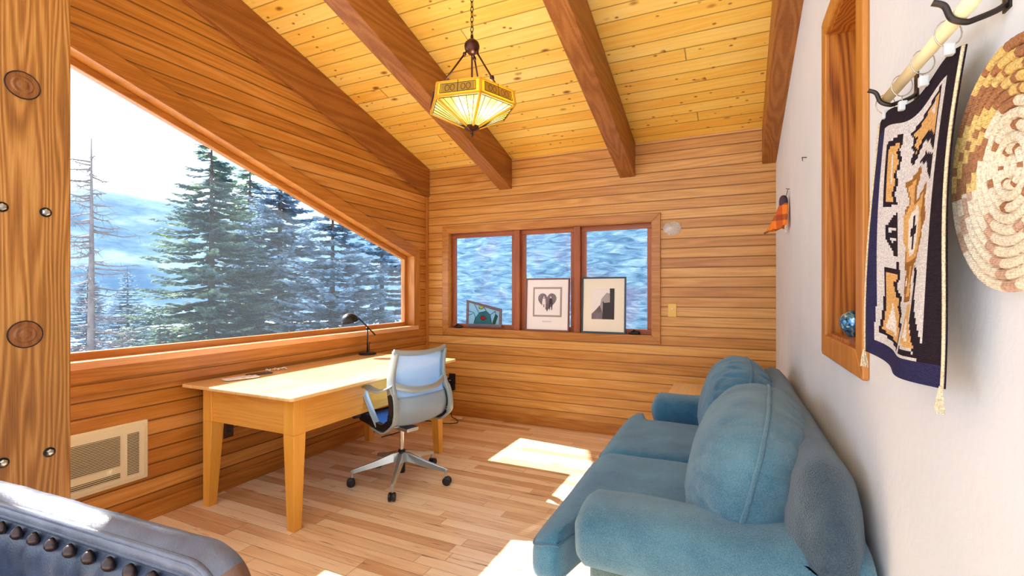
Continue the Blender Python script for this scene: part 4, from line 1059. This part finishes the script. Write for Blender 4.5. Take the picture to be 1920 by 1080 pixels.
for u in (0, 1):
    bm = new(); c_ = wpos(u, 1.0) + Vector((-.003, 0, .004))
    for i in range(26):
        a_ = random.uniform(0, 6.28); s_ = random.uniform(.2, 1)
        tube(bm, [c_, c_ + Vector((.004 * math.cos(a_) * s_, .005 * math.sin(a_) * s_, -.012)), c_ + Vector((.008 * math.cos(a_) * s_, .014 * math.sin(a_) * s_, -.030 - .014 * random.random()))], .0014, 4)
    kid(obj('tassel', bm, M_tas), wh)
onwall(wh)
M_clip = plain('white_clip', (214, 222, 232), .4)
for i, u in enumerate((.1, .38, .66, .93)):
    top_ = wpos(u, 0); y = top_.y; rz_ = 1.785 - .017 * (1.30 - y)
    bm = new(); tube(bm, [(HX + .018 * math.cos(a_ * PI / 9), y + .004 * math.cos(a_ * PI / 9), rz_ - .008 + .021 * math.sin(a_ * PI / 9)) for a_ in range(18)], .0011, 5, True)
    tube(bm, [(HX, y, rz_ - .029), (HX, y, top_.z + .004)], .0009, 4)
    onwall(tag(obj('curtain_ring', bm, M_wire, smooth=True), ['thin metal ring at the far end of the cream rod', 'second thin metal ring from the far end of the cream rod', 'second thin metal ring from the near end of the cream rod', 'thin metal ring at the near end of the cream rod'][i], 'ring', 'rings on the cream rod'))
    bm = new(); box(bm, HX - .006, HX + .008, y - .006, y + .006, top_.z - .010, top_.z + .008)
    onwall(tag(obj('curtain_clip', bm, M_clip, bevel=.002), ['small white clip at the far corner of the hanging', 'small white clip second from the far corner of the hanging', 'small white clip second from the near corner of the hanging', 'small white clip at the near corner of the hanging'][i], 'clip', 'clips holding the hanging'))

# ------------------------------------------------------------------ coiled basket plaque
bs = thing('coiled_basket', 'round coiled straw basket plaque in cream and brown on the white wall', 'basket', (XR, .860, 1.535))
BM = [wool('straw_yellow', (228, 200, 130)), wool('straw_brown', (170, 122, 88)), wool('straw_pale', (238, 228, 208)), wool('straw_rose', (206, 172, 150))]
nrg = 11; RB2 = .165
for k in range(nrg):
    r = RB2 * (k + .6) / nrg; bm = new(); seg = max(24, int(r * 900)); rad = RB2 / nrg * .56
    depth = .018 + .012 * (1 - k / nrg) ** 1 * -1
    ring_pts = [Vector((-.016 - .006 * (k / nrg) ** 2, r * math.cos(2 * PI * i / seg), r * math.sin(2 * PI * i / seg))) for i in range(seg)]
    fr_ = frames(ring_pts, True, Vector((-1, 0, 0))); rr = []
    for i, (p, t, N, B) in enumerate(fr_):
        N = Vector((-1, 0, 0)); B = t.cross(N); s_ = 1 - .06 * (i % 2)
        rr.append([bm.verts.new(p + N * math.cos(a_ * PI / 4) * rad * s_ + B * math.sin(a_ * PI / 4) * rad * s_) for a_ in range(8)])
    for i in range(seg):
        an = 360 * i / seg; st = ((an + k * 9) % 60) / 60; up_ = math.sin(R(an))
        if up_ > -.15: mi = 1 if (st < .42 and k > 3) or (k > 5 and .6 < st < .7) else (0 if k > 5 else 2)
        else: mi = 3 if st > .78 else 2
        if k < 5: mi = 1 if (st < .25 and k % 2) else 2
        for j in range(8): bm.faces.new((rr[i][j], rr[i][(j + 1) % 8], rr[(i + 1) % seg][(j + 1) % 8], rr[(i + 1) % seg][j])).material_index = mi
    obj('coil', bm, BM, bs, smooth=False)
bm = new(); lathe(bm, [(0, 0.0), (RB2 * .9, 0.0), (RB2 * .95, .012), (0, .012)], 48, Matrix.Rotation(-PI / 2, 4, 'Y')); obj('backing', bm, BM[2], bs); onwall(bs)

# ------------------------------------------------------------------ glass ball in the niche
gb = MatB('blue_glass'); gb.set(Base_Color=lin((70, 130, 180)), Roughness=.08, Metallic=.55)
gq = gb.xyz(); gb.l(gb.ramp(gb.noise(gq['v'], 25, 4, .6, 2), [(.35, lin((30, 70, 120))), (.5, lin((90, 150, 190))), (.65, lin((200, 225, 240)))]), gb.p.inputs['Base Color'])
bm = new(); lathe(bm, [(0, 0), (.018, .0), (.022, .004)] + [(.045 * math.sin(PI * (.14 + .86 * i / 16)), .048 - .045 * math.cos(PI * (.14 + .86 * i / 16))) for i in range(1, 17)], 28)
o = tag(obj('glass_ball', bm, gb.m, smooth=True), 'blue swirled glass ball standing on the floor of the wooden niche', 'ornament'); o.location = (XR + .045, 2.06, NZ0 + .0125); onwall(o)

# ------------------------------------------------------------------ orange plaid ornament, nail, small white knob
pb = MatB('orange_plaid'); pq = pb.xyz()
s1 = pb.math('GREATER_THAN', pb.math('SINE', pb.math('MULTIPLY', pq['x'], 75.0)), .25); s2 = pb.math('GREATER_THAN', pb.math('SINE', pb.math('MULTIPLY', pq['z'], 62.0)), .35)
cc = pb.mix(pb.math('MULTIPLY', s1, .6), lin((236, 128, 34)), lin((176, 52, 30))); cc = pb.mix(pb.math('MULTIPLY', s2, .6), cc, lin((110, 40, 40))); pb.l(cc, pb.p.inputs['Base Color']); pb.set(Roughness=.85)
orn = thing('fabric_ornament', 'orange plaid folded cloth ornament hanging from a nail on the white wall near the corner', 'ornament', (XR, 3.58, 1.815))
bm = new(); rows = []
for i in range(13):
    v = i / 12; row = []
    for j in range(17):
        u = j / 16; a_ = u * PI; wv = .012 * math.sin(u * 19 + v)
        rr_ = .045 + .065 * v
        row.append(bm.verts.new((-.012 - (rr_ * math.sin(a_) + wv * v) * 1.0, -rr_ * .8 * math.cos(a_), .12 - .15 * v - .022 * math.sin(a_) * v + .008 * math.sin(u * 23) * v)))
    rows.append(row)
for a_, b_ in zip(rows, rows[1:]):
    for j in range(16): bm.faces.new((a_[j], a_[j + 1], b_[j + 1], b_[j]))
o = obj('plaid_cloth', bm, pb.m, orn, smooth=True); md = o.modifiers.new('s', 'SOLIDIFY'); md.thickness = .003
bm = new(); softbox(bm, (-.035, 0, .125), (.026, .032, .05), (2.4, 2.4, 2.4), 8); obj('dark_top', bm, plain('ornament_dark', (60, 40, 56), .6, vary=.5), orn, smooth=True)
bm = new(); tube(bm, smoothcurve([(-.06, -.03, .0), (-.10, -.05, -.045), (-.15, -.06, -.075)], 5), .006, 6); tube(bm, smoothcurve([(-.03, -.02, .0), (-.06, -.05, -.03), (-.13, -.05, -.05)], 5), .006, 6); obj('tail', bm, pb.m, orn, smooth=True)
bm = new(); tube(bm, [(-.02, .0, .165), (-.01, .0, .21)], .002, 5); tube(bm, [(.004, 0, .212), (-.022, 0, .216)], .0025, 5); obj('hanging_nail', bm, M_iron, orn); onwall(orn)
bm = new(); lathe(bm, [(.014, 0), (.013, .008), (0, .01)], 14, Matrix.Rotation(-PI / 2, 4, 'Y'))
o = tag(obj('wall_fitting', bm, plain('white_plastic', (240, 238, 232), .4), smooth=False), 'tiny round white fitting on the white wall just below the orange ornament', 'fitting'); o.location = (XR, 3.78, 1.78); onwall(o)
bm = new(); tube(bm, [(.002, 0, 0), (-.02, 0, .002)], .0025, 5); tube(bm, [(-.018, 0, -.016), (-.02, 0, .004)], .002, 5)
o = tag(obj('picture_nail', bm, M_iron), 'bare bent nail high on the white wall left of the niche', 'nail'); o.location = (XR, 2.84, 2.045); onwall(o)

# ------------------------------------------------------------------ outside: ground, hill, bank, trees
def ground_mat(name, cols, sc_, rough=.9, stretch=(1, 1, 1), detail=6, dist=0):
    b = MatB(name); tc_ = b.n('ShaderNodeTexCoord'); m = b.n('ShaderNodeMapping'); m.inputs['Scale'].default_value = stretch; b.l(tc_.outputs['Object'], m.inputs[0])
    f = b.noise(m.outputs[0], sc_, detail, .65, dist); b.l(b.ramp(f, cols), b.p.inputs['Base Color']); b.set(Roughness=rough, Specular_IOR_Level=.1); b.bump(f, .8, .1); return b
GZ0 = -4.6
bm = new(); n = 40; rows = []
for i in range(n + 1):
    row = []
    for j in range(n + 1):
        x = -120 + 135 * j / n; y = -45 + 150 * i / n
        row.append(bm.verts.new((x, y, GZ0 + (.4 if x < -8 else .1) * noise.noise(Vector((x * .08, y * .08, 0))) - max(0, -x - 10) * .02)))
    rows.append(row)
for a_, b_ in zip(rows, rows[1:]):
    for j in range(n): bm.faces.new((a_[j], a_[j + 1], b_[j + 1], b_[j]))
obj('ground', bm, ground_mat('bounce_ground', [(.35, lin((150, 156, 154))), (.5, lin((186, 190, 194))), (.65, lin((214, 216, 220)))], .35).m, smooth=True, kind='structure')  # ground colour paled on purpose to bounce daylight up onto the ceiling
# distant wooded ridge
bm = new(); na, nh = 70, 12; rows = []
for i in range(na + 1):
    az = R(60 + 130 * i / na)        # bearing from +X
    d = 150
    crest = 15 + 20 * max(0, math.sin((az - R(118)) * 2.2)) + 5 * noise.noise(Vector((az * 4, 0, 3))) + 1.6 * noise.noise(Vector((az * 30, 0, 7)))
    rows.append([bm.verts.new(((d + 60 * k / nh) * math.cos(az), (d + 60 * k / nh) * math.sin(az), -14 + (crest + 14) * math.sin(PI / 2 * k / nh) + 1.5 * noise.noise(Vector((az * 20, k, 0))))) for k in range(nh + 1)])
for a_, b_ in zip(rows, rows[1:]):
    for j in range(nh): bm.faces.new((a_[j], a_[j + 1], b_[j + 1], b_[j]))
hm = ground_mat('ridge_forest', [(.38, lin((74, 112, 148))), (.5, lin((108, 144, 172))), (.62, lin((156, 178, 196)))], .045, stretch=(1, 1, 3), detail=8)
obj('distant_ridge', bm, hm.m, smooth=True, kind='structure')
# bank behind the back window: rippled pale blue-lilac scree
bm = new(); rows = []
for i in range(31):
    v = i / 30; rows.append([bm.verts.new((-4.75 + 5.6 * j / 60, 6.25 + 1.1 * v, -1.2 + 5.2 * v + .05 * noise.noise(Vector((j * .3, i * .6, 0))))) for j in range(61)])
for a_, b_ in zip(rows, rows[1:]):
    for j in range(60): bm.faces.new((a_[j], a_[j + 1], b_[j + 1], b_[j]))
bk = MatB('bank_scree'); bq = bk.xyz()
tilt_v = bk.comb(bk.math('MULTIPLY', bk.math('ADD', bq['x'], bk.math('MULTIPLY', bq['z'], .5)), 2.6), bk.math('MULTIPLY', bq['z'], 10.0), 0.0)
f1 = bk.noise(tilt_v, 1.5, 5, .58, .8); f2 = bk.noise(bq['v'], .9, 3)
c1_ = bk.ramp(f1, [(.30, lin((48, 84, 120))), (.44, lin((80, 124, 162))), (.56, lin((106, 150, 180))), (.70, lin((150, 178, 196)))])
c2_ = bk.ramp(f1, [(.30, lin((76, 78, 118))), (.5, lin((116, 114, 152))), (.70, lin((154, 152, 174)))])
bk.l(bk.mix(bk.ramp(f2, [(.5, (0, 0, 0)), (.64, (1, 1, 1))]), c1_, c2_), bk.p.inputs['Base Color']); bk.set(Roughness=.9); bk.bump(f1, .5, .04)
obj('ground_bank', bm, bk.m, smooth=True, kind='structure')

def leafmat(name, cols):
    b = MatB(name); q = b.n('ShaderNodeTexCoord'); f = b.noise(q.outputs['Object'], 1.3, 4, .7)
    col = b.ramp(f, [(.3, lin(cols[0])), (.5, lin(cols[1])), (.7, lin(cols[2]))]); b.l(col, b.p.inputs['Base Color']); b.set(Roughness=.7, Specular_IOR_Level=.3)
    tl = b.n('ShaderNodeBsdfTranslucent'); b.l(col, tl.inputs[0]); m = b.n('ShaderNodeMixShader'); m.inputs[0].default_value = .5
    b.l(b.p.outputs[0], m.inputs[1]); b.l(tl.outputs[0], m.inputs[2]); b.l(m.outputs[0], b.out.inputs[0]); return b.m
M_fir = leafmat('fir_needles_hazed', [(48, 84, 100), (98, 132, 134), (164, 188, 128)]); M_spruce = leafmat('spruce_needles_hazed', [(72, 112, 146), (124, 160, 188), (188, 208, 222)])  # needle colours lightened and blued, aerial haze painted into them
M_bark = plain('bark_grey', (104, 98, 104), .9, vary=.3, bump=.5, bscale=20); M_barkd = plain('bark_brown', (70, 62, 62), .9, vary=.3)
def conifer(seed, Hh, Rr, lv=42, per=8, dens=1.0, droop=.25, leaf=.16):
    rnd = random.Random(seed); bt = new(); bl = new()
    tube(bt, [(0, 0, 0), (.04, 0, Hh * .5), (0, .03, Hh)], .17, 8, scale=[1, .6, .06])
    for i in range(lv):
        t = (i + rnd.random() * .8) / lv; z = Hh * (.05 + .94 * t); Lr = Rr * (1 - t) ** .85 * 1.0 + .10
        for k in range(per if t < .85 else 5):
            th = rnd.uniform(0, 2 * PI); Lb = Lr * rnd.uniform(.62, 1.12); dz = -droop * Lb
            d = Vector((math.cos(th), math.sin(th), 0)); sd_ = Vector((-d.y, d.x, 0))
            P = [Vector((0, 0, z)) + d * Lb * s_ + Vector((0, 0, dz * s_ + .22 * Lb * s_ * s_ * s_)) for s_ in (0, .33, .66, 1)]
            tube(bt, P, .022, 3, scale=[1, .7, .4, .15])
            nt_ = max(3, int(Lb / leaf * 1.25 * dens))
            for q in range(nt_):
                s_ = .18 + .82 * (q + rnd.random()) / nt_; j = min(2, int(s_ * 3)); c_ = P[j].lerp(P[j + 1], s_ * 3 - j)
                wl = leaf * (2.1 - 1.2 * s_) * rnd.uniform(.7, 1.2)
                for sg in (-1, 1, 0):
                    e_ = c_ + (sd_ * sg * .8 + d * (.7 if sg else 1.1)) * wl + Vector((0, 0, rnd.uniform(-.35, .1) * wl))
                    nrm = Vector((rnd.uniform(-.5, .5), rnd.uniform(-.5, .5), 1)).normalized(); ww = (e_ - c_).cross(nrm).normalized() * wl * .27
                    a1 = bl.verts.new(c_); a2 = bl.verts.new(c_.lerp(e_, .5) + ww); a3 = bl.verts.new(e_); a4 = bl.verts.new(c_.lerp(e_, .5) - ww + Vector((0, 0, -.03)))
                    bl.faces.new((a1, a2, a3, a4))
    return bt, bl
def place_tree(name, label, protos, loc, rz, s, mat_leaf, group):
    root = thing(name, label, 'tree', loc, rz, group); root.scale = (s, s, s)
    for nm, me in protos:
        o = bpy.data.objects.new(nm, me); C.objects.link(o); o.parent = root
    return root
def mk(bmm, mat, nm):
    me = bpy.data.meshes.new(nm); bmm.to_mesh(me); bmm.free(); me.materials.append(mat); return me
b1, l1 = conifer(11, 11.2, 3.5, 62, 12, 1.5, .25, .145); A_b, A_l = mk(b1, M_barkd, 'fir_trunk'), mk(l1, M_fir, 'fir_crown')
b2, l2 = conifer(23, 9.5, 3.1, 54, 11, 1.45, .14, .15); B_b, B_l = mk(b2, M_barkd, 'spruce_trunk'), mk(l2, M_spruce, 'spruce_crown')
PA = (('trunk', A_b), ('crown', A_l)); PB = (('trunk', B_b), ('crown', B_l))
def at(px, Z, zz=GZ0):
    X = (px - 960) / F_PX * Z; return (X * math.cos(YAW) - Z * math.sin(YAW), X * math.sin(YAW) + Z * math.cos(YAW), zz)
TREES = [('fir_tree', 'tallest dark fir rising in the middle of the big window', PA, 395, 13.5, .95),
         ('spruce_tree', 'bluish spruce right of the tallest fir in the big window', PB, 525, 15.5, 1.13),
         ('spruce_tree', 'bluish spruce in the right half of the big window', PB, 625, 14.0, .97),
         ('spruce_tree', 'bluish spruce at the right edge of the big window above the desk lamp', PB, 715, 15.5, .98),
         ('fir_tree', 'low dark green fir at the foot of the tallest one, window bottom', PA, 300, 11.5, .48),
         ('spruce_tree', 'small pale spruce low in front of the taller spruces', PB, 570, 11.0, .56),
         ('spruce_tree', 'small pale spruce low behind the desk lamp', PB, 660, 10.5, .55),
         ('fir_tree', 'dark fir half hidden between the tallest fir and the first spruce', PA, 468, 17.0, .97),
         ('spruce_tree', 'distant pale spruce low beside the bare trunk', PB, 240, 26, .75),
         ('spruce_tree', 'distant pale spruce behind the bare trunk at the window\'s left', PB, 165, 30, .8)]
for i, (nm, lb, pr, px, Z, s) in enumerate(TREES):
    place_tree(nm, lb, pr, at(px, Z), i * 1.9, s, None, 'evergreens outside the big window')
def snag(name, label, px, Z, Hh, seed, zz=GZ0):
    rnd = random.Random(seed); root = thing(name, label, 'tree', at(px, Z, zz), 0, 'bare trees outside')
    bm = new(); tube(bm, [(0, 0, 0), (.06, 0, Hh * .35), (.02, .03, Hh * .7), (.08, 0, Hh)], .14, 8, scale=[1, .72, .4, .08]); obj('trunk', bm, M_bark, root, smooth=True)
    bm = new()
    for i in range(110):
        t = .12 + .84 * i / 110; z = Hh * t; th = rnd.uniform(0, 2 * PI); Lb = (1.9 * (1 - t) + .45) * rnd.uniform(.4, 1.1); d = Vector((math.cos(th), math.sin(th), 0))
        P = [Vector((.03, 0, z)) + d * Lb * s_ + Vector((0, 0, -.20 * Lb * s_ + .18 * Lb * s_ * s_ * s_ + rnd.uniform(-.03, .03))) for s_ in (0, .3, .65, 1)]
        tube(bm, P, .024, 4, scale=[1, .75, .5, .2])
        for q in range(9):
            s_ = rnd.uniform(.25, 1); j = min(2, int(s_ * 3)); c_ = P[j].lerp(P[min(3, j + 1)], s_ * 3 - j)
            tube(bm, [c_, c_ + Vector((rnd.uniform(-.3, .3), rnd.uniform(-.3, .3), rnd.uniform(-.22, .1)))], .008, 3, scale=[1, .3])
    obj('branches', bm, M_bark, root)
snag('bare_tree', 'tall bare grey dead tree standing at the left of the big window', 168, 11.5, 9.6, 5)
snag('bare_tree', 'shorter bare dead tree between the tall bare one and the firs', 225, 14, 5.0, 9)
snag('bare_tree', 'bare grey trunk standing among the spruces in the window\'s middle', 530, 10.2, 5.0, 12)
